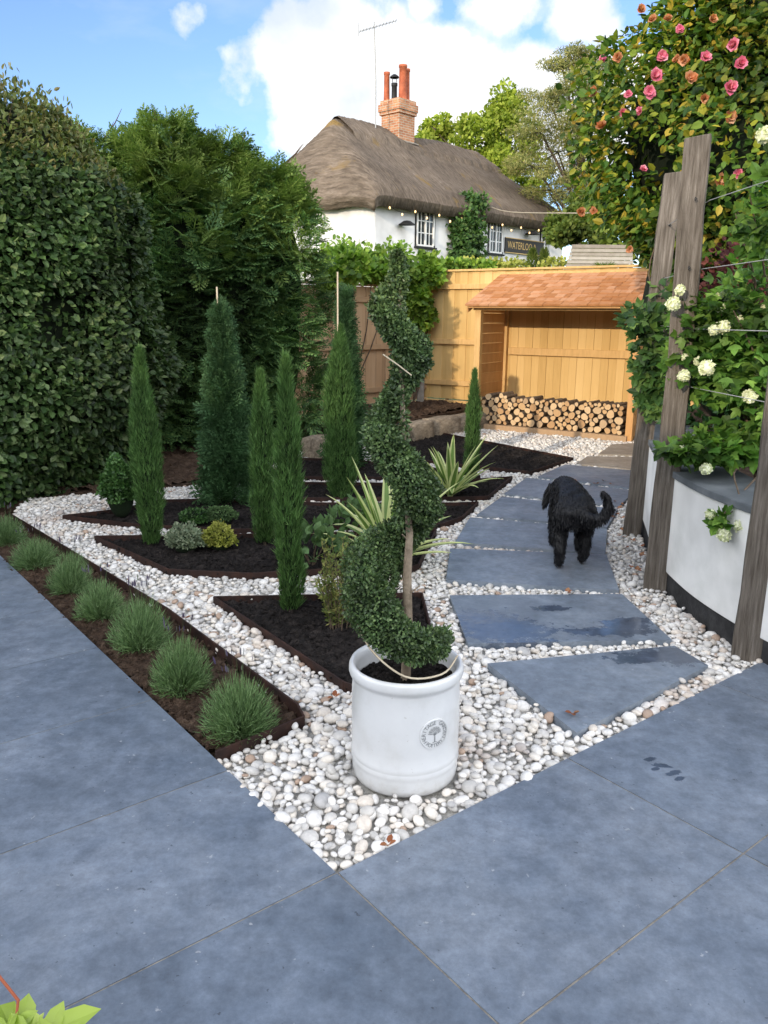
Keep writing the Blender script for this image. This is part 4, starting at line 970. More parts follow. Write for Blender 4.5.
for (x, y), h, a, b, rz, lab in POSTS:
    bm = bmesh.new(); bmesh.ops.create_cube(bm, size=1); 
    geom = bmesh.ops.bisect_plane(bm, geom=bm.verts[:]+bm.edges[:]+bm.faces[:], plane_co=(0,0,0), plane_no=(0,0,1))
    for k in range(1, 14):
        bmesh.ops.bisect_plane(bm, geom=bm.verts[:]+bm.edges[:]+bm.faces[:], plane_co=(0,0,-.5+k/14), plane_no=(0,0,1))
    for v in bm.verts:
        z = v.co.z; v.co.x = v.co.x*b+.008*math.sin(z*7+x*9)+.003*math.sin(z*31); v.co.y = v.co.y*a+.008*math.sin(z*5+y*3); v.co.z = (z+.5)*(h+.1)-.1+(v.co.x*.12 if z > .49 else 0)
    me = bpy.data.meshes.new('oak_post'); bm.to_mesh(me); bm.free(); me.materials.append(M['post'])
    o = bpy.data.objects.new('oak_post', me); COL.objects.link(o); o.location = (x, y, 0); o.rotation_euler = (0, .028 if y > 5 else 0, -rz)
    bv = o.modifiers.new('bevel', 'BEVEL'); bv.width = .006; bv.segments = 2; bv.limit_method = 'ANGLE'
    tag(o, lab, 'wooden post', 'weathered oak posts along the wall')
    for q in (1.15, 1.45, 1.75, 2.08):
        if q > h-.1: continue
        S = Soup(); tube(S, [(.01,-a/2-.001,q),(.01,-a/2-.022,q)], .004, 6); tube(S, [(.01,-a/2-.022,q-.008),(.02,-a/2-.026,q),(.01,-a/2-.022,q+.008)], .003, 6); S.build('eye_bolt', M['black_iron'], o)
wn = ['lowest', 'second', 'third', 'topmost']
for i, z in enumerate((1.15, 1.45, 1.75, 2.08)):
    S = Soup(); tube(S, [(1.81,5.44,z),(1.62,4.27,z-.005),(1.66,3.32,z),(1.95,2.75,z)], .0022, 5)
    tag(S.build('training_wire', M['wire']), wn[i]+' thin steel wire strung between the oak posts', 'wire', 'steel wires between the oak posts')

# ------------------------------------------------------------------ viburnum, climber, camellia
PALM_V = [(0,0,0),(-.30,.18,.04),(-.52,.52,.03),(-.26,.50,.0),(-.2,.78,.03),(0,1.05,-.05),(.2,.78,.03),(.26,.50,0),(.52,.52,.03),(.30,.18,.04),(0,.45,-.05)]
PALM_F = [(10,0,1),(10,1,2),(10,2,3),(10,3,4),(10,4,5),(10,5,6),(10,6,7),(10,7,8),(10,8,9),(10,9,0)]
def palms(S, P, D, U, size, mat=0):
    n = len(P); s = size*rng.uniform(.6, 1.15, n); instances(S, PALM_V, PALM_F, P, frames(D, U)*s[:, None, None], mat)
def flower_ball(parent, p, r_, mat, name='flower_head', kind='ball'):
    S = Soup(); tv, tf = icosphere(2)
    if kind == 'ball':
        S.add(tv*r_*.82, tf, 0, True); n = 150; Dn = rand_dir(n); leaves(S, Dn*r_*.72, Dn+rng.normal(size=(n, 3))*.9, Dn, r_*.42, 0, 1.8)
    else:
        n = 34; Dn = rand_dir(n); face = norm(np.array([-.35, -.85, .15])+rng.normal(size=3)*.3)
        Dn = norm(Dn+face*1.1); k = rng.random(n); leaves(S, Dn*r_*.1, Dn, face+Dn*.2, r_*1.25, 0, 1.9)
        S.add(tv*r_*.35, tf, 0, True)
    o = S.build(name, mat, parent); o.location = p; return o
vb = empty('viburnum_shrub', (2.1, 4.35, .6), 'snowball bush with creamy white round flower heads over the white wall', 'shrub'); vo = np.array((2.1, 4.35, .6))
S = Soup(); Sw = Soup()
regions = [((728,365),4.35,(.34,.40,.20),760),((725,322),4.4,(.28,.35,.14),520),((768,300),4.2,(.3,.35,.24),330),((690,330),4.35,(.10,.12,.18),170),((722,445),4.25,(.26,.25,.08),300),((766,215),3.9,(.09,.2,.20),180),((700,450),4.1,(.20,.12,.06),130),((724,522),3.62,(.05,.05,.05),34),((768,420),4.2,(.22,.3,.25),240)]
for (px, py), Y, rad, n in regions:
    c = np.array(atY(px, py, Y)); Dn = rand_dir(n); q = rng.random(n)**.4; P = c+Dn*q[:, None]*np.array(rad)-vo
    palms(S, P, Dn*.5+rng.normal(size=(n, 3))*.5+np.array((-.1, -.5, -.25)), np.array((-.2, -.5, .9))+rng.normal(size=(n, 3))*.45, .078)
S.build('foliage', [M['viburnum']], vb)
for q in range(26):
    (px, py), Y, rad, n = regions[q % 9]; c = np.array(atY(px, py, Y))-vo+rng.normal(size=3)*np.array(rad)*.5; b = np.array((random.uniform(-.004, .004), random.uniform(-.004, .004), -.02)); mid = (b+c)/2+np.array((.08, .05, .12))
    tube(Sw, cpath([b, mid, c], 8), np.linspace(.010, .003, 8), 6)
Sw.build('branch', M['twig'], vb)
for px, py, rp_, Y in [(680,290,6,4.22),(673,304,8,4.2),(720,294,5,4.3),(720,308,5.5,4.25),(723,327,8,4.1),(737,321,7,4.15),(714,330,6,4.1),(750,308,5,4.3),(685,357,4.5,4.2),(698,361,5,4.15),(707,368,9,4.0),(684,376,7,4.15),(727,390,5,4.1),(750,396,8,4.0),(757,372,4,4.2),(765,308,5,4.2),(765,135,9,3.7),(682,450,5.5,4.05),(706,469,7,3.95),(710,514,6,3.62),(742,526,9,3.55),(724,535,8.5,3.55)]:
    p = np.array(atY(px, py, Y))-vo; flower_ball(vb, p, rp_/FPX*Y*.88, M['petal_white'])
S = Soup(); a = np.array(atY(735,470,4.0))-vo; b = np.array(atY(728,515,3.6))-vo; tube(S, cpath([np.array((0,0,.1)), a, a+(b-a)*.6+np.array((0,-.1,.0)), b], 14), np.linspace(.006, .002, 14), 5); S.build('hanging_stem', M['twig'], vb)

cl = empty('climbing_plant', (1.85, 5.6, .6), 'dark leaved climber wrapped round the furthest oak post', 'climber'); co_ = np.array((1.85, 5.6, .6)); S = Soup()
for (px, py), Y, rad, n in [((650,350),5.35,(.12,.12,.26),170),((638,318),5.3,(.12,.12,.08),70),((652,395),5.35,(.11,.12,.14),100),((662,300),5.4,(.05,.1,.15),24)]:
    c = np.array(atY(px, py, Y)); Dn = rand_dir(n); P = c+Dn*(rng.random(n)**.4)[:, None]*np.array(rad)-co_
    palms(S, P, Dn*.5+rng.normal(size=(n, 3))*.5+np.array((-.1, -.5, -.3)), np.array((-.3, -.6, .7))+rng.normal(size=(n, 3))*.45, .085)
S.build('foliage', M['climber_mid'], cl); S = Soup()
tube(S, cpath([(0,0,0),(-.1,-.1,.4),(.0,-.15,.8),(-.12,-.1,1.2),(0,-.1,1.6)], 20), np.linspace(.010,.003,20), 6); S.build('stem', M['twig'], cl)

cam_c = np.array((3.75, 8.3, 3.0))
ct = empty('camellia_tree', (3.75, 8.3, .5), 'large camellia with glossy leaves and pink blooms towering at the right', 'tree'); cto = np.array((3.75, 8.3, .5))
S = Soup(); n = 42000; CR = np.array((1.95, 1.7, 2.9))
Dn = rand_dir(n*2); Dn = Dn[(Dn[:, 1] < .35)][:n]; n = len(Dn); l = 1+lump(Dn, 77, .13, 2.6); q = rng.uniform(.72, 1.0, n)
P = cam_c+Dn*(q*l)[:, None]*CR; k = (P[:, 2] > 1.75+.5*np.clip(3.2-P[:, 0], 0, 1)) & (lump(P, 31, .5, 1.6) < .78); P = P[k]; Dn = Dn[k]; n = len(P)
leaves(S, P-cto, Dn*.5+rng.normal(size=(n, 3))*.5+np.array((0, 0, -.25)), Dn*.7+rng.normal(size=(n, 3))*.4+np.array((0, 0, .5)), .080, 0, 1.15, .7)
n = 2600; w_ = rand_dir(n); P = cam_c+np.array((-.55, -.5, -.55))+w_*(rng.random(n)**.4)[:, None]*np.array((1.0, .7, .75)); leaves(S, P-cto, w_*.5+rng.normal(size=(n, 3))*.5+np.array((0, 0, -.25)), w_+rng.normal(size=(n, 3))*.4+np.array((0, 0, .5)), .080, 0, 1.15, .7)
tv, tf = icosphere(4); l2 = 1+lump(tv, 77, .13, 2.6); S.add((cam_c-cto)+tv*l2[:, None]*CR*.70, tf, 1, True)
S.build('foliage', [M['camellia'], M['hedge_core']], ct)
S = Soup()
tube(S, [(0,-.3,-.1),(-.1,-.4,.9),(-.2,-.2,1.9),(-.1,0,3.2)], [.09,.075,.06,.03], 9)
for q in range(9):
    a = q*2.4; tube(S, [(0,-.3,.4+.18*q), (math.cos(a)*.6, math.sin(a)*.6-.3, 1.0+.25*q), (math.cos(a)*1.3, math.sin(a)*1.1-.2, 1.6+.3*q)], [.05,.035,.012], 7)
S.build('trunk', M['bark'], ct)
fl = [(655,77,9,0),(650,92,8,0),(735,45,8,0),(740,64,8,0),(729,88,9,0),(662,56,7,0),(678,60,6,1),(705,58,7,0),(680,30,6,0),(653,20,6,1),(618,58,7,1),(594,93,7,1),(602,127,7,1),(640,112,6,0),(622,113,6,0),(730,117,8,1),(602,60,5,0),(684,60,7,1),(643,170,5,0),(580,212,6,1),(594,211,5,1),(738,174,6,0),(718,180,8,1),(668,20,6,1),(690,78,8,1),(640,10,6,1),(712,20,6,1),(630,250,5,1),(758,235,6,1),(704,98,6,1),(628,95,5,0)]
for px, py, r_, kd in fl:
    d = np.array(ray(px, py)); o0 = np.array((0, 0, CAMH)); a = ((d/CR)**2).sum(); b = 2*((o0-cam_c)/CR**2*d).sum(); c = (((o0-cam_c)/CR)**2).sum()-1.03; disc = b*b-4*a*c
    t = (-b-math.sqrt(disc))/(2*a) if disc > 0 else -b/(2*a)
    flower_ball(ct, o0+d*t-cto, r_/FPX*t*.68, M['petal_faded'] if kd else M['petal_pink'], 'flower', 'rose')
# purple shrub
pb = empty('purple_shrub', (2.75, 5.6, .6), 'dark purple leaved shrub behind the snowball bush', 'shrub'); S = Soup(); n = 1700; Dn = rand_dir(n); c = np.array(atY(765, 285, 5.4))-np.array((2.75, 5.6, .6))
leaves(S, c+Dn*(rng.random(n)**.4)[:, None]*np.array((.42,.4,.38)), Dn+rng.normal(size=(n, 3))*.6, rand_dir(n), .045, 0, 1.2); S.build('foliage', M['purple'], pb)
S = Soup()
for q in range(7): e = c+rng.normal(size=3)*.2; tube(S, cpath([(0,0,0), e*.5+np.array((.05,0,0)), e], 8), np.linspace(.012,.004,8), 6)
S.build('stem', M['bark'], pb)
# dark evergreen growth filling the raised border behind the snowball bush
mb = empty('evergreen_shrub', (3.1, 6.2, .6), 'shaded evergreen undergrowth behind the wall below the camellia', 'shrub'); S = Soup(); n = 5200; Dn = rand_dir(n); l = 1+lump(Dn, 9, .15, 2)
leaves(S, Dn*(rng.uniform(.7, 1, n)*l)[:, None]*np.array((1.0,.9,.75))+np.array((0,0,.5)), Dn+rng.normal(size=(n, 3))*.6, Dn+rng.normal(size=(n, 3))*.4, .07, 0, 1.2); tv, tf = icosphere(3); S.add(tv*np.array((.72,.62,.55))+np.array((0,0,.5)), tf, 1, True)
S.build('foliage', [M['viburnum_dark'], M['hedge_core']], mb); S = Soup()
for q in range(5): tube(S, [(0,0,-.05),(math.cos(q)*.3, math.sin(q)*.3, .5)], [.02,.01], 6)
S.build('stem', M['bark'], mb)

# bright climber spilling over the corner of the fences
def vine(label, blobs, n0, size, mat, base, name='climbing_plant', cat='climber'):
    root = empty(name, base, label, cat); bo = np.array(base); S = Soup()
    for c, rad, n in blobs:
        Dn = rand_dir(n); l = 1+lump(Dn, int(abs(c[0])*100), .2, 2.5); P = np.array(c)+Dn*(rng.uniform(.6, 1, n)*l)[:, None]*np.array(rad)-bo
        leaves(S, P, Dn*.6+rng.normal(size=(n, 3))*.6, Dn*.6+rng.normal(size=(n, 3))*.5+np.array((0, -.3, .4)), size, 0, 1.3)
    S.build('foliage', M[mat], root); S = Soup()
    for q in range(5):
        c = np.array(blobs[q % len(blobs)][0])-bo; tube(S, cpath([(0,0,0), c*.5+np.array((.1,0,0)), c], 8), np.linspace(.015,.004,8), 6)
    S.build('stem', M['twig'], root); return root
def B(px, py, Y, rx, ry, rz, n): return (tuple(atY(px, py, Y)), (rx, ry, rz), n)
vine('bright yellow green climber hanging over the fence corner', [B(428,272,12.5,.20,.2,.24,700),B(415,300,12.45,.24,.15,.28,700),B(405,275,12.4,.2,.2,.15,400),B(425,318,12.5,.14,.1,.14,200)], 0, .10, 'climber', (.45,12.6,.2))
vine('lush green climber along the top of the brown fence', [B(345,265,11.3,.30,.25,.22,800),B(372,272,11.9,.32,.2,.13,600),B(392,268,12.1,.25,.2,.12,400),B(335,278,11.0,.22,.2,.2,300)], 0, .10, 'climber', (-.6,11.7,.2))
vine('low leafy growth along the top of the golden fence', [B(450,266,13.1,.35,.15,.08,350),B(478,266,13.2,.3,.15,.07,260)], 0, .09, 'climber', (1.0,13.4,.0))

# ------------------------------------------------------------------ thatched cottage
CA = R(42.7); LD = np.array((math.sin(CA), math.cos(CA))); WD = np.array((-math.cos(CA), math.sin(CA)))   # long wall / gable wall directions
C0 = np.array((-.35, 24.0)); CL = 10.3; CWD = 5.5
cot = bpy.data.objects.new('thatched_cottage', None); COL.objects.link(cot); cot.location = (C0[0], C0[1], 0)
cot.rotation_euler = (0, 0, math.atan2(LD[1], LD[0])); tag(cot, 'white walled cottage with a thick thatched roof behind the fence', 'cottage')
# local x along the long wall, local y into the house
S = Soup(); box(S, (CL/2, CWD/2, 2.4), (CL, CWD, 4.8)); S.build('wall', M['cottage_white'], cot, bevel=.05)
EZ = 4.62; RZ = 7.14; OV = .40
def rz_(x, y):
    dy = min(y+OV, CWD+OV-y); dx0 = x+OV; dx1 = CL+OV-x
    s = (RZ-EZ)/(CWD/2+OV)
    a = dy*s; b = dx0*s*2.4; c = dx1*s*1.45
    k = .24; h = -k*math.log(math.exp(-a/k)+math.exp(-b/k)+math.exp(-c/k))
    d = min(dy, dx0, dx1); return EZ+max(h, -.3)+.18*min(1, d/.25)**.5+.14
nx, ny = 130, 80; V = []; F = []
XS = np.linspace(-OV, CL+OV, nx); YS = np.linspace(-OV, CWD+OV, ny)
def roofpt(x, y, off=0):
    sag = -.10*math.sin(PI*min(max(x/CL, 0), 1))+.04*math.sin(x*1.9+y)+.03*math.sin(y*3+x*.7); return (x, y, rz_(x, y)+sag*min(1, (y+OV)/1)+off+random.uniform(-.015, .015))
for y in YS:
    for x in XS: V.append(roofpt(x, y))
F = [(j*nx+i, j*nx+i+1, (j+1)*nx+i+1, (j+1)*nx+i) for j in range(ny-1) for i in range(nx-1)]
S = Soup(); S.add(V, F, 0, True)
# thick cut edge of the thatch and its soffit
rim = [(i, 0) for i in range(nx)]+[(nx-1, j) for j in range(1, ny)]+[(i, ny-1) for i in range(nx-2, -1, -1)]+[(0, j) for j in range(ny-2, 0, -1)]
RV = []; m = len(rim)
for (i, j) in rim: RV.append(V[j*nx+i])
for (i, j) in rim:
    x, y, z = V[j*nx+i]; cx = min(max(x, .02), CL-.02); cy = min(max(y, .02), CWD-.02); RV.append((x+(cx-x)*.25, y+(cy-y)*.25, z-.27+random.uniform(-.01, .01)))
for (i, j) in rim:
    x, y, z = V[j*nx+i]; cx = min(max(x, .3), CL-.3); cy = min(max(y, .3), CWD-.3); RV.append((cx, cy, z-.22))
S.add(RV, [(r_*m+(k+1) % m, r_*m+k, (r_+1)*m+k, (r_+1)*m+(k+1) % m) for r_ in range(2) for k in range(m)], 0, True)
roof = S.build('roof', M['thatch'], cot)
# ridge block with a scalloped lower edge
S = Soup(); nx2 = 150; ny2 = 14; V = []
for j in range(ny2):
    for i in range(nx2):
        x = 1.15+(CL-2.6)*i/(nx2-1); sc = .86+.12*abs(math.sin(x*PI/.55)); t = -1+2*j/(ny2-1); y = CWD/2+t*sc; V.append(roofpt(x, y, .11 if 0 < j < ny2-1 else -.05))
S.add(V, [(j*nx2+i, j*nx2+i+1, (j+1)*nx2+i+1, (j+1)*nx2+i) for j in range(ny2-1) for i in range(nx2-1)], 0, True); S.build('roof_ridge', M['thatch'], cot)
# chimney on the ridge
CHX, CHY = 3.85, CWD/2-.15
S = Soup(); box(S, (0, 0, 7.35), (.78, .78, 2.3)); box(S, (0, 0, 8.12), (.88, .88, .10)); box(S, (0, 0, 8.28), (.94, .94, .22)); box(S, (0, 0, 8.45), (.84, .84, .13))
ch = S.build('chimney', M['brick'], cot, loc=(CHX, CHY, -.22), bevel=.012)
for x, y, h, r_ in ((-.28, .26, .86, .10), (-.08, -.26, 1.02, .135), (.27, -.10, 1.0, .12)):
    S = Soup(); lathe(S, [(r_*1.05,0),(r_*.98,.06),(r_*.92,h*.5),(r_*.88,h-.08),(r_*1.02,h-.07),(r_*1.02,h),(r_*.8,h),(r_*.75,h-.2)], n=20); S.build('chimney_pot', M['terracotta'], ch, loc=(x, y, 8.51))
S = Soup(); lathe(S, [(.09,0),(.085,.4),(.1,.42),(.1,.5),(0,.5)], n=14)
for k in range(4): a = k*PI/2; tube(S, [(.08*math.cos(a), .08*math.sin(a), .5), (.1*math.cos(a), .1*math.sin(a), .68)], .008, 5)
lathe(S, [(.15,.66),(.14,.70),(.05,.76),(0,.77)], n=14); S.build('chimney_cowl', M['black_iron'], ch, loc=(-.22, -.02, 8.51))
S = Soup()
for yy in (-.46, .46): beam(S, (-.5, yy, 7.22), (.5, yy, 7.22), .06, .03)
beam(S, (-.47, -.5, 7.2), (-.47, .5, 7.2), .06, .04); beam(S, (-.47, -.5, 7.05), (.5, -.5, 7.0), .12, .04); S.build('flashing', M['concrete'], ch)
# windows on the long wall (local y = 0 faces the garden)
def window(x, z, w, h, cols=4, rows=3):
    S = Soup(); t = .05
    for a, b in (((x, -.015, z-t/2), (x+w, -.015, z-t/2)), ((x, -.015, z+h+t/2), (x+w, -.015, z+h+t/2))): beam(S, a, b, .07, t)
    for xx in (x, x+w/2, x+w): beam(S, (xx, -.017, z), (xx, -.017, z+h), .06, .075, up=(0,1,0))
    fr_ = S.build('window', M['winwhite'], cot, bevel=.005)
    S = Soup()
    for k in range(1, cols): 
        if k*2 != cols: beam(S, (x+w*k/cols, -.014, z), (x+w*k/cols, -.014, z+h), .026, .03, up=(0,1,0))
    for k in range(1, rows): beam(S, (x, -.014, z+h*k/rows), (x+w, -.014, z+h*k/rows), .03, .026)
    S.build('glazing_bar', M['winwhite'], fr_)
    S = Soup(); box(S, (x+w/2, -.004, z+h/2), (w, .01, h)); S.build('pane', M['glass'], fr_)
    S = Soup(); beam(S, (x-.1, -.04, z-.09), (x+w+.1, -.04, z-.09), .12, .05); beam(S, (x-.06, -.012, z-.06), (x-.06, -.012, z+h+.1), .03, .05, up=(0,1,0)); beam(S, (x+w+.06, -.012, z-.06), (x+w+.06, -.012, z+h+.1), .03, .05, up=(0,1,0)); S.build('sill', M['black_iron'], fr_, bevel=.004)
def wx(px):   # distance along the long wall for an image column
    k = (px-384)/FPX/ (math.cos(PITCH)+(512-225)/FPX*math.sin(PITCH)); return (k*C0[1]-C0[0])/(LD[0]-k*LD[1])
w1a, w1b = wx(414), wx(430.5); window(w1a, 3.60, w1b-w1a, 1.02); w2a, w2b = wx(487), wx(499.5); window(w2a, 3.62, w2b-w2a, .98); w3a, w3b = wx(539), wx(545); window(w3a, 3.72, w3b-w3a, .85, 2, 3)
# wall lamps
cw = lambda x, y, z: tuple(cot.matrix_basis @ Vector((x, y, z)))
for px, z, lab in ((398, 4.12, 'small dark wall light left of the first cottage window'), (524, 4.35, 'small dark wall light above the pub sign')):
    S = Soup(); x = wx(px); tube(S, [(0,0,0),(0,-.22,.06)], .018, 6); lathe(S, [(.0,.08),(.10,.06),(.24,-.03),(.25,-.05),(.22,-.04),(0,.03)], (0,-.25,0), 18)
    o = S.build('wall_light', M['black_iron']); o.location = cw(x, -.001, z); o.rotation_euler = cot.rotation_euler; tag(o, lab, 'wall light', 'dark wall lights on the cottage')
# hanging planter bowl
S = Soup(); lathe(S, [(0,-.22),(.15,-.2),(.25,-.1),(.28,0),(.26,0),(.2,-.08),(0,-.12)], n=20); box(S, (0,.26,0), (.3,.02,.12)); o = S.build('wall_planter', M['black_iron']); o.location = cw(wx(434), -.28, 3.02); o.rotation_euler = cot.rotation_euler; tag(o, 'black bowl planter on the cottage wall below the first window', 'planter')
# pub sign
sg = empty('pub_sign', cw(wx(502.5), -.03, 3.98), 'long black pub sign with gold capital lettering on the cottage', 'sign'); sg.rotation_euler = cot.rotation_euler
SL = wx(541)-wx(502.5); S = Soup(); box(S, (SL/2, 0, -.10), (SL, .05, .50)); S.build('board', M['signblack'], sg, bevel=.01)
S = Soup()
for a, b in (((0,-.03,.14),(SL,-.03,.14)), ((0,-.03,-.34),(SL,-.03,-.34))): beam(S, a, b, .02, .025)
S.build('border', M['gold'], sg)
S = Soup(); v, f = text_mesh('WATERLOO A', .34); mn = min(q[0] for q in v); mx_ = max(q[0] for q in v); sx = (SL*.74)/(mx_-mn)
VV = [(.12+(q[0]-mn)*sx, -.031, -.20+q[1]) for q in v]
for q in f: S.add([VV[i] for i in q], [tuple(range(len(q)))], 0)
S.build('lettering', M['gold'], sg)
# string lights under the eaves
sl_ = empty('string_lights', cw(0, 0, 4.5), 'string of warm lit bulbs hanging under the thatched eaves', 'string lights'); sl_.rotation_euler = cot.rotation_euler
pts = []; bl = []; K = 9
for k in range(K+1):
    x0_ = .3+(CL-.3)*k/K
    for j in range(6):
        t = j/6; x = x0_+(CL-.3)/K*t
        if x <= CL: pts.append((x, -.30, .02-.22*4*t*(1-t)*.6))
    if k < K: bl += [(x0_+(CL-.3)/K*.5, -.13), (x0_+.02, .0)]
S = Soup(); tube(S, pts, .008, 4, 0, False); S.build('cable', M['black_iron'], sl_)
tv, tf = icosphere(2)
for i, (x, z) in enumerate(bl):
    if i == 0: S = Soup(); S.add(tv*np.array((.028,.028,.038)), tf, 0, True); bo_ = S.build('bulb', M['bulb'], sl_, loc=(x, -.30, z-.04))
    else: q = bo_.copy(); COL.objects.link(q); q.location = (x, -.30, z-.04)
# television aerial
ae = empty('tv_aerial', cw(2.62, CWD/2-.3, 6.85), 'tall thin television aerial mast beside the brick chimney', 'aerial')
S = Soup(); tube(S, [(0,0,0),(0.0,0,1.8),(-.06,0,3.45)], .022, 6); S.build('mast', M['wire'], ae)
S = Soup(); a = np.array((-.5,-.1,3.15)); b = np.array((.62,.1,3.52)); tube(S, [a, b], .014, 5)
for k in range(12): p = a+(b-a)*(k/11); tube(S, [p+np.array((.02,-.16,.0)), p-np.array((.02,-.16,0))], .007, 4)
tube(S, [a+np.array((-.04,0,-.12)), a+np.array((-.04,0,.22))], .012, 4); S.build('antenna', M['wire'], ae)
# overhead cable to the eaves
S = Soup(); p0 = np.array(cw(5.2, -.3, 4.95)); p1 = np.array(atY(553, 209, 20)); tube(S, cpath([p0, (p0+p1)/2+np.array((0,0,-.12)), p1+(p1-p0)*1.0], 12), .012, 4); tag(S.build('overhead_cable', M['cane']), 'thin pale cable crossing in front of the thatch', 'cable')

# plants on and by the cottage
def wallplant(name, cat, lab, blobs, mat, size, base):
    return vine(lab, blobs, 0, size, mat, base, name, cat)
bl = []
for q in range(26):
    px = random.uniform(448, 468); py = random.uniform(214, 266); x = wx(px); p = cw(x, -.22, 1.5+(315-py)/FPX*(C0[1]+LD[1]*x)*1.03); bl.append((p, (.42,.22,.34), 150))
wallplant('wall_climber', 'climber', 'dense green climber covering the cottage wall between two windows', bl, 'ivy', .13, cw(wx(462), -.2, 0))
yw = empty('conical_shrub', (*atY(537, 270, 21.5)[:2], 0), 'upright yellow green conical shrub in front of the pub sign', 'shrub'); S = Soup()
for cx in (-.14, .17):
    n = 1800; t = rng.random(n); a = rng.random(n)*6.28; rr = .20*np.minimum(1, (1-t)**.6*1.4); P = np.stack([cx+np.cos(a)*rr, np.sin(a)*rr, 1.6+t*1.55], 1); blades(S, P, np.stack([np.cos(a), np.sin(a), np.full(n, 1.5)], 1)+rng.normal(size=(n, 3))*.3, .13, .04, 0, 0, 1)
    S.add(icosphere(2)[0]*np.array((.14,.14,1.25))+np.array((cx,0,1.6)), icosphere(2)[1], 1, True)
S.build('foliage', [M['midtree'], M['cypress_core']], yw); S = Soup(); tube(S, [(0,0,0),(0,0,1.5)], .06, 6); S.build('trunk', M['bark'], yw)
wallplant('garden_shrub', 'shrub', 'rounded green shrubs with yellow tips along the cottage foot', [B(490,267,20,.45,.4,.16,350),B(512,268,20,.4,.4,.18,350),B(470,267,19.5,.4,.4,.2,300),B(555,266,20,.4,.4,.2,300)], 'yellowgreen', .11, (3.0,20,0))
wallplant('garden_shrub', 'shrub', 'light green shrub against the left end of the cottage', [B(345,262,18,.9,.5,.4,900),B(395,262,18,.5,.4,.35,500),B(372,268,18,.6,.4,.3,500)], 'climber', .12, (-.6,18,0))

# ------------------------------------------------------------------ trees beyond
MULT = 1.7
def tree(name, base, blobs, mat, leaf, label, trunk_h, tr=.18, group=None, cat='tree', flat=1.0, wid=1.3):
    root = empty(name, (*base, 0), label, cat, group); bo = np.array((*base, 0.)); S = Soup(); Sw = Soup(); Sw_pts = [np.array((0, 0, 0.)), np.array((.1, 0, trunk_h*.5)), np.array((0, .1, trunk_h))]
    tube(Sw, cpath(Sw_pts, 10), np.linspace(tr, tr*.45, 10), 9)
    for (c, rad, n, k) in blobs:
        c = np.array(c)-bo
        hb = np.array((0, 0, min(trunk_h, max(c[2]*.7, .5)))); tube(Sw, cpath([hb, (hb+c)/2+np.array((0, 0, .1)), c], 6), np.linspace(tr*.35, tr*.1, 6), 5, 0, False)
        for q in range(k):
            d = rand_dir(1)[0]; cc = c+d*np.array(rad)*random.random()**.5*.8; r2 = np.array(rad)*random.uniform(.28, .45)*np.array((1, 1, flat)); m = int(n*MULT)//k; Dn = rand_dir(m)
            P = cc+Dn*(rng.random(m)**.35)[:, None]*r2; leaves(S, P, Dn*.5+rng.normal(size=(m, 3))*.7, rand_dir(m)+np.array((0, 0, .7)), leaf, 0, wid)
            if q % 2 == 0: tube(Sw, [c, cc], [tr*.1, tr*.03], 4, 0, False)
    S.build('crown', M[mat], root); Sw.build('trunk', M['bark'], root); return root
def BB(px, py, Y, rx, rz, n, k, ry=None): return (tuple(atY(px, py, Y)), (rx, ry or rx, rz), n, k)
bx_ = atY(490, 230, 40); tree('maple_tree', (bx_.x, bx_.y), [BB(505,115,40,1.5,1.6,1500,12),BB(470,140,40,2.0,1.3,1500,12),BB(510,155,40,1.6,1.6,1300,10),BB(433,128,41,1.1,.9,800,7),BB(430,140,41,1.5,.8,700,6),BB(525,190,40,1.4,1.6,900,7),BB(490,175,40,2.0,1.4,1200,9)], 'maple', .19, 'bright yellow green broadleaf tree behind the thatched roof', 7, .25)
bx_ = atY(575, 240, 30); pl = []
for px, py, w_, h_ in [(578,52,.7,.35),(562,66,.8,.3),(590,72,.9,.4),(572,88,1.2,.4),(548,97,.9,.3),(592,108,1.2,.45),(565,118,1.4,.45),(540,132,1.0,.35),(585,138,1.4,.5),(558,152,1.5,.5),(535,168,1.0,.4),(590,168,1.3,.5),(570,182,1.5,.5),(548,190,1.1,.4),(590,200,1.3,.5),(573,215,1.3,.5)]: pl.append(BB(px, py, 30+random.uniform(-1, 1), w_*1.25, h_*1.7, 1300, 10))
tree('pine_tree', (bx_.x, bx_.y), pl, 'pine_tree', .11, 'tall olive brown pine with layered branches right of the cottage', 9.2, .22, flat=.8, wid=.45)
bx_ = atY(585, 260, 24); tree('broadleaf_tree', (bx_.x, bx_.y), [BB(575,235,24,.9,.55,900,7),BB(600,225,24,.9,.8,900,7),BB(598,248,23.5,.9,.5,700,6),BB(566,222,26,.7,.8,700,6)], 'midtree', .15, 'olive green broadleaf bush between the cottage and the camellia', 2.5, .1)
bx_ = atY(700, 250, 20); tree('broadleaf_tree', (bx_.x, bx_.y), [BB(700,240,20,2.2,1.6,1600,9),BB(640,225,20,1.5,1.4,1300,8),BB(760,200,20,1.8,2.4,1200,8)], 'midtree', .16, 'mid green tree glimpsed through the branches of the camellia', 3, .14)
bx_ = atY(90, 250, 17); tree('broadleaf_tree', (bx_.x, bx_.y), [BB(90,200,17,2.0,1.4,1400,8)], 'midtree', .15, 'green tree standing hidden behind the left hedges', 2.5, .14)
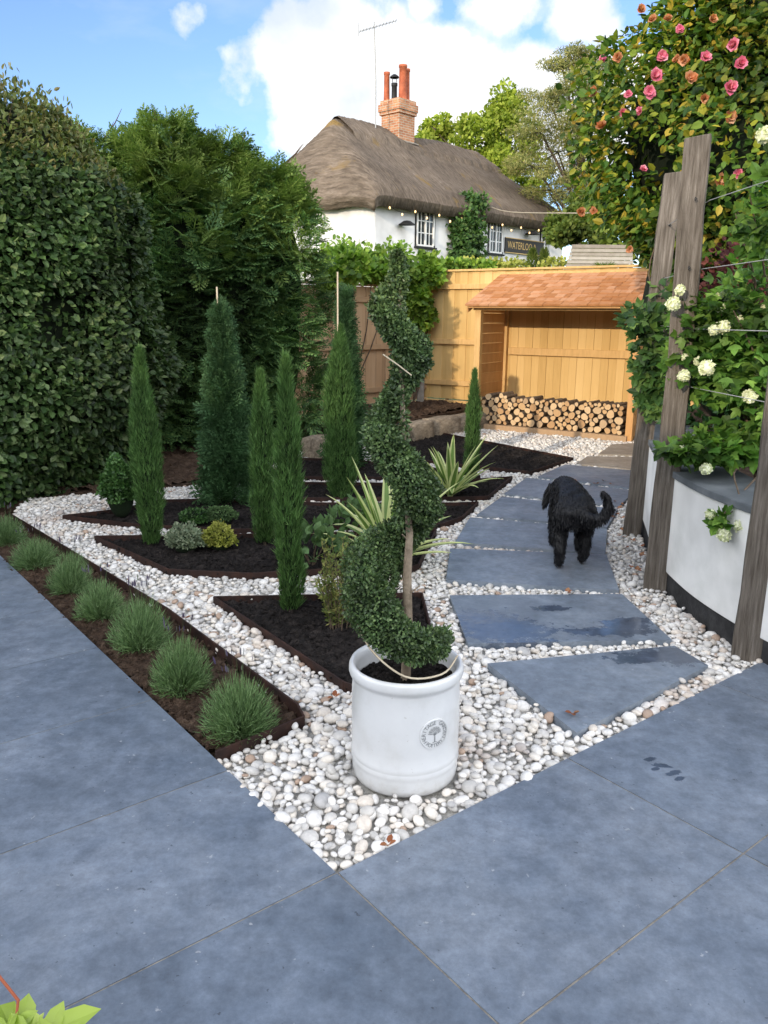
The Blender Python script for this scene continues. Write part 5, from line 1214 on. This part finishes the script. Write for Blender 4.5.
# weathered boarded shed roof with a grass tuft
q = atY(600, 259, 17.5); sh_ = empty('garden_shed', (q.x, q.y, 0), 'weathered grey boarded shed top showing above the fence', 'shed')
S = Soup()
for k in range(6): beam(S, (-.70+.015*k, -.06*k*0+.0-.02*k, 2.55-.0+.075*k), (.70-.015*k, -.02*k, 2.55+.075*k), .02, .07)
S.build('roof', M['greywood'], sh_, bevel=.003); S = Soup(); box(S, (0, .35, 1.25), (1.3, .6, 2.5)); S.build('wall', M['greywood'], sh_)
q = atY(605, 262, 17.2); tf_ = empty('grass_tuft', (q.x, q.y, 0), 'spiky green plant in front of the grey shed top', 'plant'); S = Soup(); n = 130; a = rng.random(n)*6.28
P = np.zeros((n, 3)); P[:, 2] = 2.38; blades(S, P, np.stack([np.cos(a), np.sin(a), rng.uniform(.6, 2, n)], 1), .42, .025, 0, .3, 3); S.build('foliage', M['midtree'], tf_); S = Soup(); tube(S, [(0,0,0),(0,0,2.4)], .05, 6); S.build('trunk', M['bark'], tf_)

# ------------------------------------------------------------------ bungalow behind the photographer (casts the evening shade)
q0 = np.array((math.sin(SUN_AZ), math.cos(SUN_AZ))); hc = q0*11.6
hs = empty('bungalow', (hc[0], hc[1], 0), 'brick bungalow with a tiled roof behind the photographer', 'house', rz=-SUN_AZ)
S = Soup(); box(S, (0, 0, 1.25), (17, 8.4, 2.5)); S.build('wall', M['housebrick'], hs)
S = Soup(); V = [(-9,-4.7,2.5),(9,-4.7,2.5),(9,4.7,2.5),(-9,4.7,2.5),(-9,0,4.9),(9,0,4.9)]; S.add(V, [(0,1,5,4),(2,3,4,5),(0,3,2,1)]); S.add(V, [(0,4,3),(1,2,5)]); S.build('roof', M['rooftile'], hs)
for k in (-5, -1.5, 2, 5.5):
    S = Soup(); box(S, (k, -4.22, 1.3), (1.6, .06, 1.2)); w = S.build('window', M['winwhite'], hs); S = Soup(); box(S, (k, -4.26, 1.3), (1.45, .03, 1.05)); S.build('pane', M['glass'], w)

# ------------------------------------------------------------------ dog
def dog():
    bm = bmesh.new(); V = {}
    pts = {'pel': ((0,0,.385),.118), 'mid': ((0,.17,.395),.122), 'che': ((0,.36,.385),.132), 'nk': ((-.02,.50,.43),.095), 'hd': ((-.04,.58,.40),.088), 'mz': ((-.05,.70,.33),.045), 'ns': ((-.05,.75,.315),.030),
      'hl1': ((-.085,.00,.33),.085), 'hl2': ((-.10,.06,.225),.062), 'hl3': ((-.10,-.055,.125),.036), 'hl4': ((-.10,-.03,.045),.036), 'hl5': ((-.10,.025,.03),.036),
      'hr1': ((.085,.02,.33),.085), 'hr2': ((.09,.12,.225),.062), 'hr3': ((.085,.03,.125),.038), 'hr4': ((.085,.075,.045),.036), 'hr5': ((.085,.13,.03),.036),
      'fl1': ((-.09,.38,.28),.062), 'fl2': ((-.09,.42,.15),.042), 'fl3': ((-.09,.43,.045),.036), 'fl4': ((-.09,.475,.03),.036),
      'fr1': ((.09,.36,.28),.062), 'fr2': ((.09,.30,.16),.042), 'fr3': ((.09,.27,.055),.034), 'fr4': ((.09,.31,.035),.034),
      't1': ((.035,-.09,.385),.045), 't2': ((.10,-.14,.355),.038), 't3': ((.165,-.15,.375),.038), 't4': ((.20,-.15,.44),.034), 't5': ((.185,-.15,.505),.024), 't6': ((.14,-.15,.545),.014)}
    E = 'pel-mid mid-che che-nk nk-hd hd-mz mz-ns pel-hl1 hl1-hl2 hl2-hl3 hl3-hl4 hl4-hl5 pel-hr1 hr1-hr2 hr2-hr3 hr3-hr4 hr4-hr5 che-fl1 fl1-fl2 fl2-fl3 fl3-fl4 che-fr1 fr1-fr2 fr2-fr3 fr3-fr4 pel-t1 t1-t2 t2-t3 t3-t4 t4-t5 t5-t6'.split()
    me = bpy.data.meshes.new('dog'); names = list(pts); me.from_pydata([pts[k][0] for k in names], [tuple(names.index(x) for x in e.split('-')) for e in E], [])
    o = bpy.data.objects.new('dog', me); COL.objects.link(o); sk = o.modifiers.new('skin', 'SKIN'); sk.use_smooth_shade = True
    for i, k in enumerate(names): me.skin_vertices[0].data[i].radius = (pts[k][1],)*2; me.skin_vertices[0].data[i].use_root = (i == 0)
    ss = o.modifiers.new('sub', 'SUBSURF'); ss.levels = 3; ss.render_levels = 3
    bpy.context.view_layer.update(); dg = bpy.context.evaluated_depsgraph_get(); m2 = bpy.data.meshes.new_from_object(o.evaluated_get(dg))
    bpy.data.objects.remove(o); m2.name = 'dog'
    co = np.zeros(len(m2.vertices)*3); m2.vertices.foreach_get('co', co); co = co.reshape(-1, 3); co += norm(co-np.array((0, .2, .3)))*lump(co, 3, .004, 22)[:, None]
    co[:, 2] = np.maximum(co[:, 2], .004); m2.vertices.foreach_set('co', co.ravel()); m2.materials.clear(); m2.materials.append(M['fur'])
    for p in m2.polygons: p.use_smooth = True
    m2.update()
    d = bpy.data.objects.new('dog', m2); COL.objects.link(d); x, y = G(556, 572); d.location = (x+.10, y+.02, .024); d.rotation_euler = (0, 0, -.10); d.scale = (.83,.93,.93)
    tag(d, 'shaggy black dog walking away along the slab path with its tail curled', 'dog')
    # coat
    nf = len(m2.polygons); ar = np.array([p.area for p in m2.polygons]); n = 15000; ii = rng.choice(nf, n, p=ar/ar.sum()); P = np.array([m2.polygons[i].center[:] for i in ii])+rng.normal(size=(n, 3))*.003; Nn = np.array([m2.polygons[i].normal[:] for i in ii])
    D = Nn*.42+np.array((0, -.30, -.75))+rng.normal(size=(n, 3))*.22; ln = np.where(P[:, 2] < .08, .010, np.where(P[:, 0] > .11, .020, .026))*rng.uniform(.6, 1.3, n)
    S = Soup(); D = Nn*.22+np.array((0, -.45, -.7))+rng.normal(size=(n, 3))*.16; blades(S, P, D, ln, .005, 0, .1, 2); k = (P[:, 0] > .07) & (P[:, 1] < -.1) & (Nn[:, 2] < .2); blades(S, P[k], D[k]*np.array((1, 1, 1.3)), .026, .006, 0, .2, 2)
    S.build('coat', M['furtuft'], d)
    for sx in (-1, 1):
        S = Soup(); tv, tf = icosphere(3); V = tv*np.array((.020,.055,.085)); V[:, 0] += (V[:, 2]**2)*2*sx; S.add(V, tf, 0, True); n = 500; Dn = rand_dir(n); blades(S, Dn*np.array((.022,.055,.085)), Dn*.3+np.array((sx*.2, 0, -1)), .035, .006, 0, .1, 2)
        S.build('ear', M['fur'], d, loc=(-.04+sx*.095, .555, .36), rot=(0, -sx*.25, 0))
        S = Soup(); S.add(icosphere(2)[0]*.011, icosphere(2)[1], 0, True); S.build('eye', M['glass'], d, loc=(-.04+sx*.04, .65, .415))
    S = Soup(); S.add(icosphere(2)[0]*np.array((.018,.012,.013)), icosphere(2)[1], 0, True); S.build('nose', M['black_iron'], d, loc=(-.05, .775, .322))
    S = Soup(); tube(S, [(-.025+.085*math.cos(t), .49, .415+.085*math.sin(t)) for t in np.linspace(0, 2*PI, 24)], .007, 6, 0, False); S.build('collar', M['black_iron'], d)
dog()

# ------------------------------------------------------------------ lime green leaves in the near left corner
c0 = G(-170, 1180); cp = empty('potted_acer', (c0[0]-.05, c0[1]-.08, 0), 'lime green leaved plant poking into the bottom left corner', 'plant'); cb = np.array((c0[0]-.05, c0[1]-.08, 0))
S = Soup(); Z = .30
for (a, b) in [((18,1040),(29,992)),((10,1030),(38,1010)),((30,1035),(44,1012)),((44,1040),(64,1000)),((52,1030),(101,1008)),((40,1034),(36,1012)),((0,1005),(12,1030)),((6,1040),(-6,1015)),((62,1040),(80,1022)),((25,1050),(10,1012)),((50,1050),(40,1016))]:
    A = np.array((*G(*a, Z), Z)); Bp = np.array((*G(*b, Z+.02), Z+.02)); L = np.linalg.norm(Bp-A); leaves(S, np.array([A-cb]), np.array([Bp-A]), np.array([(random.gauss(0, .2), -.3, 1.)]), L*1.0, 0, .95, 0)
S.build('foliage', M['lime'], cp); S = Soup(); A = np.array((*G(-2,975,.36),.36))-cb
tube(S, cpath([(0,0,.2), (np.array((*G(4,1030,.30),.30))-cb)*1, A], 8), .003, 6); S.build('stem', M['terracotta'], cp)
S = Soup()
for q in range(4): tube(S, cpath([(0,0,.15),(.02*q,.02,.22),(np.array((*G(15+12*q,1040,.29),.29))-cb)], 6), .002, 5)
S.build('twig', M['twig'], cp)
S = Soup(); lathe(S, [(0,0),(.09,0),(.12,.2),(.135,.2),(.135,.23),(.115,.23),(.11,.19),(0,.19)], n=32); S.build('pot', M['terracotta'], cp)

# ------------------------------------------------------------------ world, sun, camera
w = bpy.data.worlds.new('World'); scene.world = w; w.use_nodes = True; nt = w.node_tree; nt.nodes.clear()
out = nt.nodes.new('ShaderNodeOutputWorld'); sky = nt.nodes.new('ShaderNodeTexSky'); sky.sky_type = 'NISHITA'; sky.sun_disc = False
sky.sun_elevation = SUN_EL; sky.sun_rotation = SUN_AZ % (2*PI); sky.air_density = 1.0; sky.dust_density = .4; sky.ozone_density = 2.0; sky.altitude = 50
SKY_STR = .24
bg = nt.nodes.new('ShaderNodeBackground'); bg.inputs[1].default_value = SKY_STR; nt.links.new(mix(nt, 1, sky.outputs[0], (.86,.92,1.16), 'MULTIPLY'), bg.inputs[0])
tc = nt.nodes.new('ShaderNodeTexCoord'); gen = tc.outputs['Generated']
blobs = []
for px, py, r_ in [(345,62,.075),(302,52,.055),(276,62,.035),(330,105,.08),(368,48,.05),(400,78,.07),(440,105,.085),(482,97,.055),(520,106,.06),(552,112,.065),(500,6,.045),(585,3,.045),(640,100,.06),(600,120,.08),(380,135,.09),(460,150,.09),(238,73,.018),(188,20,.012),(345,18,.038),(425,4,.02),(313,120,.05)]:
    d = ray(px, py).normalized(); blobs.append((d, r_*.90))
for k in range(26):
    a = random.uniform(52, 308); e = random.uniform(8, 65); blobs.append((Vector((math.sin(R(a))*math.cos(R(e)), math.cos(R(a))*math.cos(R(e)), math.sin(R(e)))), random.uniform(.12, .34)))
nd = nt.nodes.new('ShaderNodeTexNoise'); nd.inputs['Scale'].default_value = 11; nd.inputs['Detail'].default_value = 7; nd.inputs['Roughness'].default_value = .58; nt.links.new(gen, nd.inputs['Vector'])
off = nt.nodes.new('ShaderNodeVectorMath'); off.operation = 'MULTIPLY_ADD'; nt.links.new(nd.outputs['Color'], off.inputs[0]); off.inputs[1].default_value = (.10,)*3; 
sb = nt.nodes.new('ShaderNodeVectorMath'); sb.operation = 'SUBTRACT'; nt.links.new(gen, sb.inputs[0]); sb.inputs[1].default_value = (.05,)*3; nt.links.new(sb.outputs[0], off.inputs[2])
mval = None
for d, r_ in blobs:
    ds = nt.nodes.new('ShaderNodeVectorMath'); ds.operation = 'DISTANCE'; nt.links.new(off.outputs[0], ds.inputs[0]); ds.inputs[1].default_value = d
    v = math_(nt, 'SUBTRACT', r_, ds.outputs['Value']); mval = v if mval is None else math_(nt, 'SMOOTH_MAX', mval, v, .012)
cm = ramp(nt, math_(nt, 'MULTIPLY_ADD', mval, 10.0, .5), [(.44, 0), (.58, .85), (.80, 1)])
wisp = nt.nodes.new('ShaderNodeTexNoise'); wisp.inputs['Scale'].default_value = 3.2; wisp.inputs['Detail'].default_value = 8; wisp.inputs['Roughness'].default_value = .6; nt.links.new(coords(nt, (1,1,2.6), kind='Generated'), wisp.inputs['Vector'])
wm = ramp(nt, wisp.outputs['Fac'], [(.54, 0), (.75, .22)])
cm2 = math_(nt, 'MAXIMUM', cm, wm)
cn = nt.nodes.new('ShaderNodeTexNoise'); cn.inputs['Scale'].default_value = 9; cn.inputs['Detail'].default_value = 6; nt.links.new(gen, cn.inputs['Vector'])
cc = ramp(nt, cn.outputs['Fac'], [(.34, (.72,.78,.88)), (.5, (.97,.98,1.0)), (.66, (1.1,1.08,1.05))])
cb_ = nt.nodes.new('ShaderNodeBackground'); nt.links.new(cc, cb_.inputs[0]); sepd = nt.nodes.new('ShaderNodeSeparateXYZ'); nt.links.new(gen, sepd.inputs[0]); nt.links.new(ramp(nt, sepd.outputs[1], [(.35, 3.45), (.8, 1.2)]), cb_.inputs[1])  # unseen clouds beside and behind the camera boosted to lift the shade
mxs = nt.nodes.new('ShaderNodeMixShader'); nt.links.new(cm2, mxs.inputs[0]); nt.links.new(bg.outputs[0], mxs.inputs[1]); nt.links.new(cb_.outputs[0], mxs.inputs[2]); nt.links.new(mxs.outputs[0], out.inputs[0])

sd = bpy.data.lights.new('sun', 'SUN'); sd.energy = 3.2; sd.angle = R(.5); sd.color = (1.0, .83, .62); so = bpy.data.objects.new('sun', sd); COL.objects.link(so)
sv = Vector((math.sin(SUN_AZ)*math.cos(SUN_EL), math.cos(SUN_AZ)*math.cos(SUN_EL), math.sin(SUN_EL))); so.rotation_euler = sv.to_track_quat('Z', 'Y').to_euler(); so.location = sv*30

cd = bpy.data.cameras.new('camera'); cd.sensor_fit = 'VERTICAL'; cd.sensor_height = 36; cd.lens = FPX/1024*36; cd.clip_end = 2000; cd.clip_start = .05
cam = bpy.data.objects.new('camera', cd); COL.objects.link(cam); cam.location = (0, 0, CAMH)
cam.matrix_world = Matrix.Translation((0, 0, CAMH)) @ Matrix.Rotation(PI/2-PITCH, 4, 'X') @ Matrix.Rotation(ROLL, 4, 'Z'); scene.camera = cam
scene.view_settings.view_transform = 'Standard'; scene.view_settings.look = 'None'; scene.view_settings.exposure = 0; scene.view_settings.gamma = 1
scene.render.engine = 'CYCLES'; scene.render.resolution_x = 768; scene.render.resolution_y = 1024
scene.cycles.max_bounces = 5; scene.cycles.diffuse_bounces = 3; scene.cycles.transparent_max_bounces = 4
